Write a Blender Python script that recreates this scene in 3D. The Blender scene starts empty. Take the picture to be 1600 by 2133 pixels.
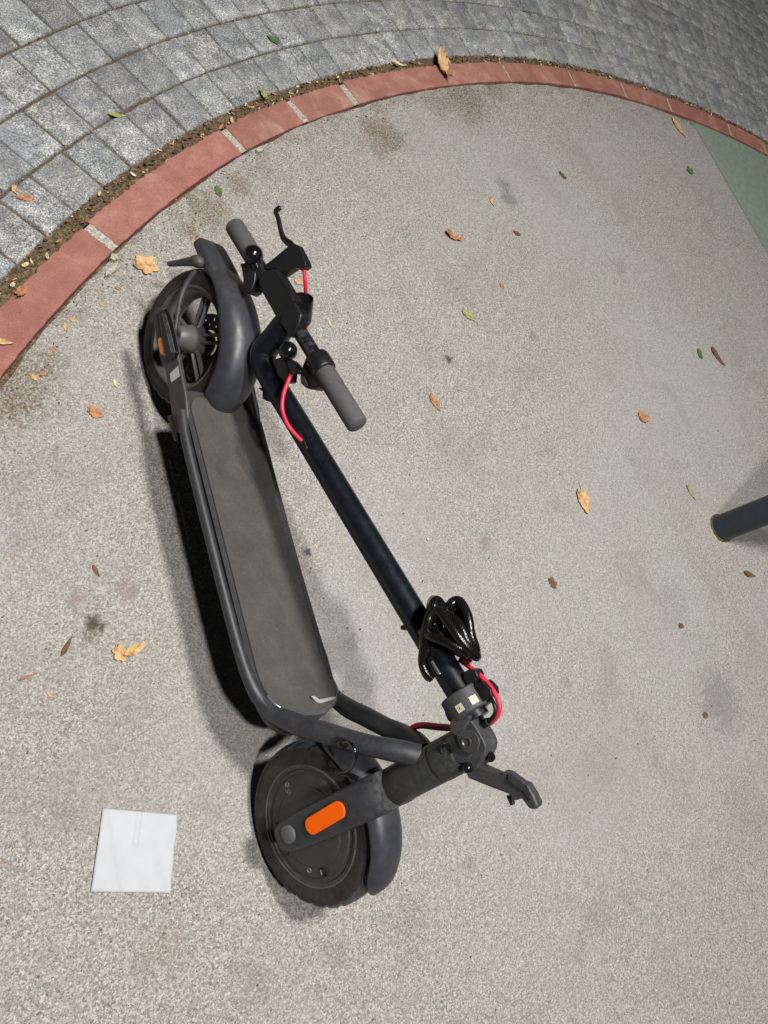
import bpy, bmesh, math, random
from mathutils import Vector, Matrix, Euler
random.seed(7)
SC = bpy.context.scene
COL = SC.collection
R = math.radians

# ------------------------------------------------------------------ camera, world, lamps, exposure
CAM_H = 1.32
FOC = 1600.0
NAD = Vector((-173 - 800, 1746 - 1066.5, FOC)).normalized()     # straight down, seen from the camera (x right, y down, z forward)
_r = NAD.cross(Vector((0, 0, 1))).normalized()
_g = NAD.cross(_r)
# world X = _g, world Y = _r, world Z = -NAD, in camera coordinates
def cam_to_world(v):
    return Vector((v.dot(_g), v.dot(_r), -v.dot(NAD)))
cam = bpy.data.cameras.new("camera")
cam_ob = bpy.data.objects.new("camera", cam)
COL.objects.link(cam_ob)
rx, ry, rz = cam_to_world(Vector((1, 0, 0))), cam_to_world(Vector((0, -1, 0))), cam_to_world(Vector((0, 0, -1)))
cam_ob.matrix_world = Matrix(((rx.x, ry.x, rz.x, 0), (rx.y, ry.y, rz.y, 0), (rx.z, ry.z, rz.z, CAM_H), (0, 0, 0, 1)))
cam.sensor_fit = 'HORIZONTAL'
cam.sensor_width = 36.0
cam.lens = 36.0
cam.clip_start = 0.05
cam.clip_end = 500
SC.camera = cam_ob

world = bpy.data.worlds.new("World")
SC.world = world
world.use_nodes = True
bgn = world.node_tree.nodes["Background"]
bgn.inputs[0].default_value = (0.55, 0.62, 0.75, 1)
bgn.inputs[1].default_value = 0.016

def lamp(name, loc, target, power, size, color):
    l = bpy.data.lights.new(name, 'AREA')
    l.shape = 'DISK'
    l.size = size
    l.energy = power
    l.color = color
    o = bpy.data.objects.new(name, l)
    COL.objects.link(o)
    o.location = loc
    o.rotation_euler = (Vector(target) - Vector(loc)).to_track_quat('-Z', 'Y').to_euler()
    return o
lamp("street_lamp_light", (-1.0, -0.11, 3.7), (-1.0, -0.11, 0), 118, 0.42, (1.0, 0.985, 0.955))
lamp("canopy_lamp_light", (0.15, 0.56, 3.7), (-0.5, 0.2, 0), 76, 0.24, (1.0, 0.99, 0.965))

SC.view_settings.view_transform = 'Standard'
SC.view_settings.look = 'None'
SC.view_settings.gamma = 1
SC.view_settings.exposure = 0.24
SC.view_settings.use_curve_mapping = False
SC.render.engine = 'CYCLES'

# ------------------------------------------------------------------ measuring helpers
CO = Vector((0, 0, CAM_H))
def ray(px, py):
    return cam_to_world(Vector((px - 800, py - 1066.5, FOC)).normalized())
def G(px, py, z=0.0):
    d = ray(px, py)
    t = (z - CAM_H) / d.z
    p = CO + d * t
    return Vector((p.x, p.y, z))
# scooter frame: x forward, y to its left, z up; it leans 22 degrees to its left on the kickstand
S_LOC = Vector((-0.716, -0.477, 0.0))
S_ROT = Matrix.Rotation(1.185, 3, 'Z') @ Matrix.Rotation(-0.382, 3, 'X')
S_INV = S_ROT.inverted()
CS = S_INV @ (CO - S_LOC)
def L(px, py, y=0.0):
    "point of the scooter's plane y = const under this line of sight, in scooter coordinates"
    d = S_INV @ ray(px, py)
    t = (y - CS.y) / d.y
    return CS + d * t

# ------------------------------------------------------------------ material helpers
def newmat(name):
    m = bpy.data.materials.new(name)
    m.use_nodes = True
    nt = m.node_tree
    b = nt.nodes["Principled BSDF"]
    return m, nt, b
def N(nt, t, **kw):
    n = nt.nodes.new(t)
    for k, v in kw.items():
        if k in n.inputs.keys() if isinstance(k, str) else False:
            n.inputs[k].default_value = v
        else:
            setattr(n, k, v)
    return n
def ramp(nt, src, stops, interp='LINEAR'):
    n = nt.nodes.new('ShaderNodeValToRGB')
    n.color_ramp.interpolation = interp
    cr = n.color_ramp
    while len(cr.elements) > 1: cr.elements.remove(cr.elements[-1])
    cr.elements[0].position = stops[0][0]; cr.elements[0].color = tuple(stops[0][1]) + (1,) if not isinstance(stops[0][1], (int, float)) else (stops[0][1],) * 3 + (1,)
    for p, c in stops[1:]:
        e = cr.elements.new(p)
        e.color = (c, c, c, 1) if isinstance(c, (int, float)) else tuple(c) + (1,)
    nt.links.new(src, n.inputs[0])
    return n.outputs[0]
def noise(nt, scale, detail=3, rough=0.55, vec=None, dist=0.0):
    n = nt.nodes.new('ShaderNodeTexNoise')
    n.inputs['Scale'].default_value = scale
    n.inputs['Detail'].default_value = detail
    n.inputs['Roughness'].default_value = rough
    n.inputs['Distortion'].default_value = dist
    if vec: nt.links.new(vec, n.inputs['Vector'])
    return n.outputs['Fac']
def vor(nt, scale, vec=None, out='Distance', feature='F1'):
    n = nt.nodes.new('ShaderNodeTexVoronoi')
    n.feature = feature
    n.inputs['Scale'].default_value = scale
    if vec: nt.links.new(vec, n.inputs['Vector'])
    return n.outputs[out]
def mix(nt, fac, a, b, mode='MIX'):
    n = nt.nodes.new('ShaderNodeMix')
    n.data_type = 'RGBA'
    n.blend_type = mode
    for sock, v in ((n.inputs[0], fac), (n.inputs[6], a), (n.inputs[7], b)):
        if hasattr(v, 'links'): nt.links.new(v, sock)
        elif isinstance(v, (int, float)): sock.default_value = v if sock == n.inputs[0] else (v, v, v, 1)
        else: sock.default_value = tuple(v) + (1,)
    return n.outputs[2]
def math_(nt, op, a, b=0.0, clamp=False):
    n = nt.nodes.new('ShaderNodeMath')
    n.operation = op
    n.use_clamp = clamp
    for s, v in ((n.inputs[0], a), (n.inputs[1], b)):
        if hasattr(v, 'links'): nt.links.new(v, s)
        else: s.default_value = v
    return n.outputs[0]
def objco(nt):
    return nt.nodes.new('ShaderNodeTexCoord').outputs['Object']
def bump(nt, b, h, strength=0.3, dist=0.002):
    n = nt.nodes.new('ShaderNodeBump')
    n.inputs['Strength'].default_value = strength
    n.inputs['Distance'].default_value = dist
    nt.links.new(h, n.inputs['Height'])
    nt.links.new(n.outputs[0], b.inputs['Normal'])
def seth(nt, b, col=None, rough=None, metal=None, spec=None):
    for k, v in (('Base Color', col), ('Roughness', rough), ('Metallic', metal), ('Specular IOR Level', spec)):
        if v is None: continue
        if hasattr(v, 'links'): nt.links.new(v, b.inputs[k])
        elif k == 'Base Color': b.inputs[k].default_value = tuple(v) + (1,)
        else: b.inputs[k].default_value = v

CC = Vector((-1.905, 1.985, 0))       # centre of the round concrete pad
R_IN, R_OUT, R_PAV, COURSE = 2.930, 3.0085, 3.034, 0.108

BRN = (0.115, 0.070, 0.032); GRY = (0.13, 0.125, 0.115); MAU = (0.24, 0.185, 0.165)
STAINS_AND_SHADE = [(440, 440, .055, BRN, .8, 1), (395, 482, .028, BRN, .9, 1), (498, 385, .04, BRN, .7, 1), (810, 282, .06, BRN, .9, 1), (770, 262, .04, BRN, .7, 1), (790, 305, .05, BRN, .6, 1),
          (970, 205, .10, BRN, .9, 1), (910, 215, .06, BRN, .7, 1), (1030, 190, .06, BRN, .6, 1), (45, 800, .07, BRN, .8, 1), (15, 850, .05, BRN, .7, 1), (105, 755, .035, BRN, .6, 1),
          (1050, 385, .030, GRY, .55, 0), (1060, 415, .034, GRY, .6, 0), (640, 1150, .011, (.06, .062, .058), .95, 0), (935, 749, .014, (.07, .075, .065), .95, 0),
          (198, 1298, .018, (.05, .04, .025), .9, 0), (190, 1325, .020, (.12, .095, .05), .8, 1), (265, 1230, .022, MAU, .7, 0), (100, 1670, .07, MAU, .3, 1), (130, 1700, .03, GRY, .35, 1),
          (60, 1430, .08, MAU, .3, 1), (1330, 1230, .10, MAU, .25, 1), (1400, 1250, .06, GRY, .3, 1), (860, 1925, .05, GRY, .4, 1), (1240, 1560, .2, MAU, .2, 0), (160, 1250, .02, MAU, .6, 0), (940, 930, .08, MAU, .25, 0), (1500, 1460, .09, GRY, .45, 0), (1560, 1700, .1, GRY, .3, 1), (700, 1990, .03, GRY, .5, 1), (1110, 700, .02, BRN, .5, 1), (1290, 560, .03, GRY, .4, 1), (1180, 1420, .02, GRY, .5, 1), (1010, 1130, .018, MAU, .6, 0), (330, 1990, .05, MAU, .4, 1), (1250, 1900, .04, GRY, .4, 1), (980, 1800, .02, BRN, .4, 1), (730, 1340, .02, GRY, .5, 1), (540, 2050, .03, GRY, .35, 1)]  # the two large grey spots at lower right are shade painted into the colour

def mat_concrete():
    m, nt, b = newmat("exposed_aggregate_concrete")
    co = objco(nt)
    fine = noise(nt, 500, 3, 0.6, co)
    med = noise(nt, 230, 3, 0.6, co)
    cell = nt.nodes.new('ShaderNodeTexVoronoi'); cell.inputs['Scale'].default_value = 400
    wv_ = nt.nodes.new('ShaderNodeVectorMath'); wv_.operation = 'ADD'
    nz_ = nt.nodes.new('ShaderNodeTexNoise'); nz_.inputs['Scale'].default_value = 420
    sc_ = nt.nodes.new('ShaderNodeVectorMath'); sc_.operation = 'SCALE'; sc_.inputs['Scale'].default_value = 0.005
    nt.links.new(co, nz_.inputs['Vector']); nt.links.new(nz_.outputs['Color'], sc_.inputs[0]); nt.links.new(co, wv_.inputs[0]); nt.links.new(sc_.outputs[0], wv_.inputs[1])
    nt.links.new(wv_.outputs[0], cell.inputs['Vector'])
    sepc = nt.nodes.new('ShaderNodeSeparateColor'); nt.links.new(cell.outputs['Color'], sepc.inputs[0])
    s = math_(nt, 'ADD', math_(nt, 'MULTIPLY', fine, 0.50), math_(nt, 'ADD', math_(nt, 'MULTIPLY', med, 0.25), math_(nt, 'MULTIPLY', sepc.outputs[0], 0.25)))
    base = ramp(nt, s, [(0.33, (0.125, 0.112, 0.092)), (0.42, (0.232, 0.217, 0.189)), (0.50, (0.312, 0.297, 0.266)), (0.58, (0.395, 0.380, 0.345)), (0.68, (0.60, 0.585, 0.54))])
    # smoother, paler skin of cement in places
    big = noise(nt, 1.1, 3, 0.5, co, 0.3)
    worn = ramp(nt, big, [(0.45, 0.0), (0.65, 0.40)])
    base = mix(nt, worn, base, (0.37, 0.368, 0.362))
    # pinkish / greenish weathering
    w1 = noise(nt, 4.5, 4, 0.6, co)
    base = mix(nt, ramp(nt, w1, [(0.5, 0.0), (0.70, 0.28)]), base, (0.37, 0.325, 0.315), 'MIX')
    w2 = noise(nt, 7.0, 5, 0.65, co, 0.6)
    base = mix(nt, ramp(nt, w2, [(0.54, 0.0), (0.78, 0.4)]), base, (0.19, 0.175, 0.15))
    w3 = noise(nt, 2.3, 4, 0.6, co, 0.8)
    base = mix(nt, ramp(nt, w3, [(0.55, 0.0), (0.8, 0.5)]), base, (0.24, 0.225, 0.20))
    # organic dirt against the brick edging: distance from the pad's centre
    sub = nt.nodes.new('ShaderNodeVectorMath'); sub.operation = 'SUBTRACT'
    nt.links.new(co, sub.inputs[0]); sub.inputs[1].default_value = CC
    ln = nt.nodes.new('ShaderNodeVectorMath'); ln.operation = 'LENGTH'
    nt.links.new(sub.outputs[0], ln.inputs[0])
    rim = ramp(nt, math_(nt, 'MULTIPLY', math_(nt, 'SUBTRACT', ln.outputs['Value'], 2.70), 4.3), [(0.0, 0.0), (0.8, 0.28), (1.0, 0.8)])
    dn = noise(nt, 16, 5, 0.7, co, 0.4)
    dirt = math_(nt, 'MULTIPLY', rim, ramp(nt, dn, [(0.47, 0.0), (0.60, 1.0)]))
    speck = ramp(nt, noise(nt, 210, 3, 0.7, co), [(0.42, 1.0), (0.56, 0.15)])
    dirt = math_(nt, 'MULTIPLY', dirt, speck)
    base = mix(nt, dirt, base, (0.115, 0.068, 0.030))
    # sparse dark droppings / gum spots
    v = vor(nt, 6.5, co)
    g = ramp(nt, v, [(0.018, 0.75), (0.035, 0.0)])
    base = mix(nt, g, base, (0.09, 0.085, 0.08))
    dn2 = noise(nt, 60, 5, 0.75, co, 0.5)
    # stains, dirt patches and two painted shade patches, each with its own place: (px, py, radius m, colour, strength, grain)
    for px, py, rad, colr, st, grain in STAINS_AND_SHADE:
        c = G(px, py)
        dv = nt.nodes.new('ShaderNodeVectorMath'); dv.operation = 'DISTANCE'
        nt.links.new(co, dv.inputs[0]); dv.inputs[1].default_value = c
        f = ramp(nt, math_(nt, 'ADD', math_(nt, 'MULTIPLY', dv.outputs['Value'], 0.5 / rad), math_(nt, 'MULTIPLY', math_(nt, 'SUBTRACT', dn2, 0.5), 1.6)), [(0.22, st), (0.55, 0.0)])
        if grain: f = math_(nt, 'MULTIPLY', f, speck)
        base = mix(nt, f, base, colr)
    nt.links.new(base, b.inputs['Base Color'])
    seth(nt, b, rough=0.86, spec=0.35)
    bump(nt, b, s, 0.6, 0.002)
    return m

def mat_paver():
    m, nt, b = newmat("grey_concrete_paver")
    co = objco(nt)
    vc = nt.nodes.new('ShaderNodeAttribute'); vc.attribute_name = 'tone'
    fine = noise(nt, 300, 3, 0.65, co)
    med = noise(nt, 26, 4, 0.6, co)
    s = math_(nt, 'ADD', math_(nt, 'MULTIPLY', fine, 0.7), math_(nt, 'MULTIPLY', med, 0.3))
    base = ramp(nt, s, [(0.37, (0.075, 0.077, 0.078)), (0.46, (0.20, 0.202, 0.198)), (0.53, (0.33, 0.33, 0.31)), (0.59, (0.50, 0.495, 0.46)), (0.65, (0.80, 0.79, 0.74))])
    blue = noise(nt, 9, 3, 0.6, co)
    base = mix(nt, ramp(nt, blue, [(0.45, 0.0), (0.65, 0.55)]), base, (0.205, 0.208, 0.222))
    base = mix(nt, 1.0, base, vc.outputs['Color'], 'MULTIPLY')
    nt.links.new(base, b.inputs['Base Color'])
    seth(nt, b, rough=0.85, spec=0.3)
    bump(nt, b, math_(nt, 'ADD', s, med), 0.7, 0.0026)
    return m

def mat_brick():
    m, nt, b = newmat("red_brick")
    co = objco(nt)
    vc = nt.nodes.new('ShaderNodeAttribute'); vc.attribute_name = 'tone'
    a = noise(nt, 14, 5, 0.6, co, 0.5)
    base = ramp(nt, a, [(0.35, (0.30, 0.128, 0.100)), (0.55, (0.36, 0.158, 0.124)), (0.68, (0.42, 0.215, 0.165)), (0.8, (0.52, 0.36, 0.27))])
    f = noise(nt, 420, 2, 0.6, co)
    base = mix(nt, 0.55, base, ramp(nt, f, [(0.35, 0.34), (0.65, 0.66)]), 'OVERLAY')
    d = noise(nt, 38, 4, 0.7, co)
    pz = noise(nt, 6.5, 5, 0.7, co, 1.2)
    base = mix(nt, ramp(nt, pz, [(0.54, 0.0), (0.74, 0.6)]), base, (0.52, 0.34, 0.27))
    dz = noise(nt, 9.0, 5, 0.7, co, 0.8)
    base = mix(nt, ramp(nt, dz, [(0.52, 0.0), (0.70, 0.6)]), base, (0.27, 0.115, 0.10))
    base = mix(nt, ramp(nt, d, [(0.66, 0.0), (0.74, 0.7)]), base, (0.10, 0.055, 0.04))
    base = mix(nt, 1.0, base, vc.outputs['Color'], 'MULTIPLY')
    nt.links.new(base, b.inputs['Base Color'])
    seth(nt, b, rough=0.85, spec=0.25)
    bump(nt, b, math_(nt, 'ADD', f, math_(nt, 'MULTIPLY', a, 2.0)), 0.6, 0.0016)
    return m

def mat_speckle(name, c0, c1, c2, scale=260, rough=0.9, bs=0.5):
    m, nt, b = newmat(name)
    co = objco(nt)
    s = noise(nt, scale, 4, 0.7, co)
    nt.links.new(ramp(nt, s, [(0.36, c0), (0.52, c1), (0.66, c2)]), b.inputs['Base Color'])
    seth(nt, b, rough=rough, spec=0.25)
    bump(nt, b, s, bs, 0.003)
    return m

def mat_plain(name, col, rough=0.5, metal=0.0, var=0.25, vscale=60, dust=None, dustamt=0.0, spec=0.5, bs=0.05, dscale=22, wear=0.0):
    "a surface with slight mottling, roughness variation and optional dust"
    m, nt, b = newmat(name)
    co = objco(nt)
    n1 = noise(nt, vscale, 4, 0.6, co)
    lo = tuple(c * (1 - var) for c in col); hi = tuple(min(1, c * (1 + var)) for c in col)
    base = ramp(nt, n1, [(0.35, lo), (0.65, hi)])
    if dust:
        n2 = noise(nt, dscale, 5, 0.68, co, 0.5)
        n3 = noise(nt, 480, 2, 0.5, co)
        f = math_(nt, 'MULTIPLY', ramp(nt, n2, [(0.42, 0.12), (0.72, 1.0)]), ramp(nt, n3, [(0.35, 0.4), (0.6, 1.0)]))
        f = math_(nt, 'MULTIPLY', f, dustamt)
        base = mix(nt, f, base, dust)
    if wear:
        for k, (sx, sy, sz) in enumerate(((900, 900, 28), (34, 800, 800), (700, 40, 700))):
            mp = nt.nodes.new('ShaderNodeMapping'); nt.links.new(co, mp.inputs[0])
            mp.inputs['Scale'].default_value = (sx, sy, sz); mp.inputs['Rotation'].default_value = (0.3 * k, 0.5 + k, 0.2)
            sn = noise(nt, 1.0, 2, 0.5, mp.outputs[0])
            msk = noise(nt, 17 + 6 * k, 3, 0.6, co)
            f = math_(nt, 'MULTIPLY', ramp(nt, sn, [(0.70, 0.0), (0.75, 1.0)]), ramp(nt, msk, [(0.54, 0.0), (0.66, wear)]))
            base = mix(nt, f, base, (0.22, 0.215, 0.205))
        geo = nt.nodes.new('ShaderNodeNewGeometry')
        ed = math_(nt, 'MULTIPLY', ramp(nt, geo.outputs['Pointiness'], [(0.52, 0.0), (0.60, 1.0)]), ramp(nt, noise(nt, 120, 4, 0.7, co), [(0.45, 0.0), (0.62, wear * 0.8)]))
        base = mix(nt, ed, base, (0.16, 0.155, 0.15))
    nt.links.new(base, b.inputs['Base Color'])
    nt.links.new(ramp(nt, n1, [(0.3, max(0.02, rough - 0.07)), (0.7, min(1, rough + 0.07))]), b.inputs['Roughness'])
    seth(nt, b, metal=metal, spec=spec)
    if bs: bump(nt, b, noise(nt, 700, 2, 0.5, co), bs, 0.0006)
    return m

DUST = (0.16, 0.145, 0.115)
M = {}
M['concrete'] = mat_concrete()
M['paver'] = mat_paver()
M['brick'] = mat_brick()
M['mortar'] = mat_speckle("pale_mortar", (0.20, 0.18, 0.14), (0.42, 0.40, 0.33), (0.62, 0.60, 0.52), 220)
M['dirt'] = mat_speckle("dark_soil", (0.045, 0.030, 0.018), (0.13, 0.092, 0.055), (0.25, 0.19, 0.11), 190, 0.95, 0.8)
M['joint'] = mat_speckle("joint_sand", (0.045, 0.034, 0.022), (0.11, 0.083, 0.055), (0.19, 0.15, 0.10), 240, 0.95, 0.6)
M['green'] = mat_plain("green_ground_paint", (0.215, 0.28, 0.215), 0.75, var=0.10, vscale=40, dust=(0.2, 0.22, 0.17), dustamt=0.25)
M['paint'] = mat_plain("satin_charcoal_paint", (0.026, 0.0275, 0.032), 0.48, var=0.12, dust=DUST, dustamt=0.10, wear=0.6)
M['plastic'] = mat_plain("matt_charcoal_plastic", (0.034, 0.035, 0.0385), 0.55, var=0.12, dust=DUST, dustamt=0.16, wear=0.6)
M['fender'] = mat_plain("fender_plastic", (0.035, 0.0365, 0.043), 0.43, var=0.10, dust=DUST, dustamt=0.10, bs=0.02, wear=0.55)
M['stem'] = mat_plain("satin_black_stem_paint", (0.0045, 0.0058, 0.009), 0.36, var=0.10, bs=0.03, spec=0.42, wear=0.35)
M['tube'] = mat_plain("olive_black_head_tube", (0.023, 0.024, 0.0215), 0.5, var=0.12, dust=DUST, dustamt=0.06, wear=0.35)
M['black'] = mat_plain("black_plastic", (0.0075, 0.0075, 0.008), 0.45, var=0.2)
M['gloss'] = mat_plain("glossy_black_plastic", (0.006, 0.006, 0.007), 0.18, var=0.15, bs=0)
M['grip'] = mat_plain("grey_rubber_grip", (0.078, 0.075, 0.075), 0.72, var=0.10, vscale=90, dust=(0.2, 0.19, 0.17), dustamt=0.15, bs=0.15, spec=0.3, wear=0.3)
M['tyre'] = mat_plain("dusty_black_tyre", (0.018, 0.018, 0.0175), 0.72, var=0.2, dust=(0.12, 0.10, 0.07), dustamt=0.34, spec=0.35, bs=0.2)
M['tread'] = mat_plain("tyre_tread_rubber", (0.050, 0.058, 0.063), 0.5, var=0.15, dust=(0.13, 0.12, 0.10), dustamt=0.15, spec=0.4, bs=0.2)
M['hub'] = mat_plain("dusty_hub_metal", (0.024, 0.024, 0.0235), 0.5, var=0.15, dust=(0.14, 0.125, 0.10), dustamt=0.22, dscale=9, wear=0.5)
M['rim'] = mat_plain("dusty_rim", (0.05, 0.048, 0.044), 0.55, var=0.15, dust=(0.17, 0.155, 0.11), dustamt=0.65)
M['spoke'] = mat_plain("grey_spoke_metal", (0.085, 0.085, 0.085), 0.45, var=0.12, dust=DUST, dustamt=0.3)
M['cap'] = mat_plain("grey_axle_cap", (0.105, 0.11, 0.112), 0.6, var=0.08)
M['disc'] = mat_plain("brake_disc_steel", (0.02, 0.02, 0.02), 0.4, metal=0.6, var=0.2)
M['silver'] = mat_plain("bare_aluminium", (0.46, 0.455, 0.42), 0.40, metal=0.25, var=0.1)
M['trim'] = mat_plain("polished_trim", (0.16, 0.17, 0.18), 0.22, metal=0.55, var=0.1, bs=0)
M['zinc'] = mat_plain("dull_steel", (0.20, 0.20, 0.20), 0.35, metal=0.9, var=0.15)
M['orange'] = mat_plain("orange_reflector", (1.0, 0.125, 0.0), 0.5, var=0.02, vscale=300, spec=0.15)
M['amber'] = mat_plain("scuffed_amber_reflector", (0.62, 0.22, 0.015), 0.4, var=0.35, vscale=260)
M['redlens'] = mat_plain("dark_red_lens", (0.13, 0.006, 0.010), 0.2, var=0.1)
M['redcable'] = mat_plain("red_cable_sheath", (0.72, 0.022, 0.060), 0.38, var=0.06, bs=0.02)
M['white'] = mat_plain("white_sticker", (0.46, 0.47, 0.46), 0.4, var=0.05)
M['yellow'] = mat_plain("yellow_sticker", (0.55, 0.50, 0.08), 0.4, var=0.05)
M['bollard'] = mat_plain("dark_blue_grey_bollard_paint", (0.017, 0.025, 0.034), 0.45, var=0.15, dust=(0.10, 0.10, 0.09), dustamt=0.05)
M['paper'] = mat_plain("white_paper", (0.50, 0.51, 0.53), 0.85, var=0.03, vscale=20, spec=0.2, bs=0.1)

def mat_mat():
    m, nt, b = newmat("ribbed_grey_deck_rubber")
    co = objco(nt)
    sep = nt.nodes.new('ShaderNodeSeparateXYZ'); nt.links.new(co, sep.inputs[0])
    w = math_(nt, 'SINE', math_(nt, 'MULTIPLY', sep.outputs[0], 2300.0))
    w2 = math_(nt, 'SINE', math_(nt, 'MULTIPLY', sep.outputs[1], 2300.0))
    h = math_(nt, 'MULTIPLY', w, w2)
    n1 = noise(nt, 18, 5, 0.65, co, 0.4)
    n2 = noise(nt, 500, 2, 0.5, co)
    base = ramp(nt, n1, [(0.3, (0.070, 0.067, 0.058)), (0.55, (0.094, 0.090, 0.078)), (0.75, (0.118, 0.112, 0.094))])
    base = mix(nt, 0.5, base, ramp(nt, n2, [(0.35, 0.38), (0.65, 0.62)]), 'OVERLAY')
    base = mix(nt, 0.35, base, ramp(nt, h, [(0.0, 0.35), (1.0, 0.65)]), 'OVERLAY')
    base = mix(nt, ramp(nt, noise(nt, 130, 3, 0.6, co), [(0.72, 0.0), (0.76, 0.8)]), base, (0.25, 0.25, 0.23))
    nt.links.new(base, b.inputs['Base Color'])
    seth(nt, b, rough=0.8, spec=0.25)
    bump(nt, b, h, 0.5, 0.0008)
    return m
M['mat'] = mat_mat()

def mat_cable_lock():
    m, nt, b = newmat("braided_black_lock_cable")
    co = objco(nt)
    wv = nt.nodes.new('ShaderNodeTexWave')
    wv.inputs['Scale'].default_value = 130
    wv.bands_direction = 'DIAGONAL'
    nt.links.new(co, wv.inputs['Vector'])
    nt.links.new(ramp(nt, wv.outputs['Fac'], [(0.2, (0.003, 0.003, 0.003)), (0.9, (0.009, 0.0085, 0.008))]), b.inputs['Base Color'])
    seth(nt, b, rough=0.24, spec=0.45)
    bump(nt, b, wv.outputs['Fac'], 0.12, 0.0005)
    return m
M['lockcable'] = mat_cable_lock()

def mat_leaf(name, c, dark, scale=70):
    m, nt, b = newmat(name)
    co = objco(nt)
    n1 = noise(nt, scale, 4, 0.65, co)
    base = ramp(nt, n1, [(0.36, dark), (0.5, c), (0.7, tuple(min(1, v * 1.25) for v in c))])
    nt.links.new(base, b.inputs['Base Color'])
    seth(nt, b, rough=0.65, spec=0.3)
    bump(nt, b, noise(nt, scale * 2.4, 3, 0.6, co), 0.5, 0.002)
    return m
M['leaf_orange'] = mat_leaf("dry_tan_orange_leaf", (0.56, 0.36, 0.17), (0.30, 0.155, 0.06))
M['leaf_rust'] = mat_leaf("dry_rust_leaf", (0.44, 0.21, 0.10), (0.20, 0.08, 0.035))
M['leaf_brown'] = mat_leaf("dry_brown_leaf", (0.165, 0.085, 0.045), (0.07, 0.035, 0.02))
M['leaf_green'] = mat_leaf("green_leaf", (0.095, 0.165, 0.045), (0.04, 0.075, 0.02))
M['leaf_lime'] = mat_leaf("yellow_green_leaf", (0.33, 0.34, 0.10), (0.15, 0.15, 0.04))
M['straw'] = mat_leaf("straw_chip", (0.62, 0.47, 0.20), (0.36, 0.22, 0.08))
M['cream'] = mat_leaf("cream_chip", (0.66, 0.58, 0.38), (0.40, 0.32, 0.16))

# ------------------------------------------------------------------ mesh helpers
def finish(name, bm, mats, parent=None, smooth=True, bevel=0, solid=0, sub=0, ang=40):
    me = bpy.data.meshes.new(name)
    bm.to_mesh(me); bm.free()
    if not isinstance(mats, (list, tuple)): mats = [mats]
    for m in mats: me.materials.append(M[m])
    if smooth:
        me.polygons.foreach_set('use_smooth', [True] * len(me.polygons))
        if ang: me.set_sharp_from_angle(angle=R(ang))
    o = bpy.data.objects.new(name, me)
    COL.objects.link(o)
    if parent: o.parent = parent
    if solid:
        md = o.modifiers.new("thick", 'SOLIDIFY'); md.thickness = solid; md.offset = 0
    if sub:
        md = o.modifiers.new("sub", 'SUBSURF'); md.levels = sub; md.render_levels = sub
    if bevel:
        md = o.modifiers.new("bevel", 'BEVEL'); md.width = bevel; md.segments = 3; md.limit_method = 'ANGLE'; md.angle_limit = R(35)
        md.harden_normals = False
    return o
def tag(o, label, cat, group=None):
    o['label'] = label; o['category'] = cat
    if group: o['group'] = group
    return o
def structure(o):
    o['kind'] = 'structure'; return o
def catmull(pts, n=8, closed=False):
    pts = [Vector(p) for p in pts]
    out = []
    m = len(pts)
    rng = range(m if closed else m - 1)
    for i in rng:
        if closed: p0, p1, p2, p3 = pts[i - 1], pts[i], pts[(i + 1) % m], pts[(i + 2) % m]
        else:
            p1, p2 = pts[i], pts[i + 1]
            p0 = pts[i - 1] if i > 0 else p1 * 2 - p2
            p3 = pts[i + 2] if i + 2 < m else p2 * 2 - p1
        for k in range(n):
            t = k / n
            out.append(0.5 * ((2 * p1) + (-p0 + p2) * t + (2 * p0 - 5 * p1 + 4 * p2 - p3) * t * t + (-p0 + 3 * p1 - 3 * p2 + p3) * t ** 3))
    if not closed: out.append(pts[-1].copy())
    return out
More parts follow.
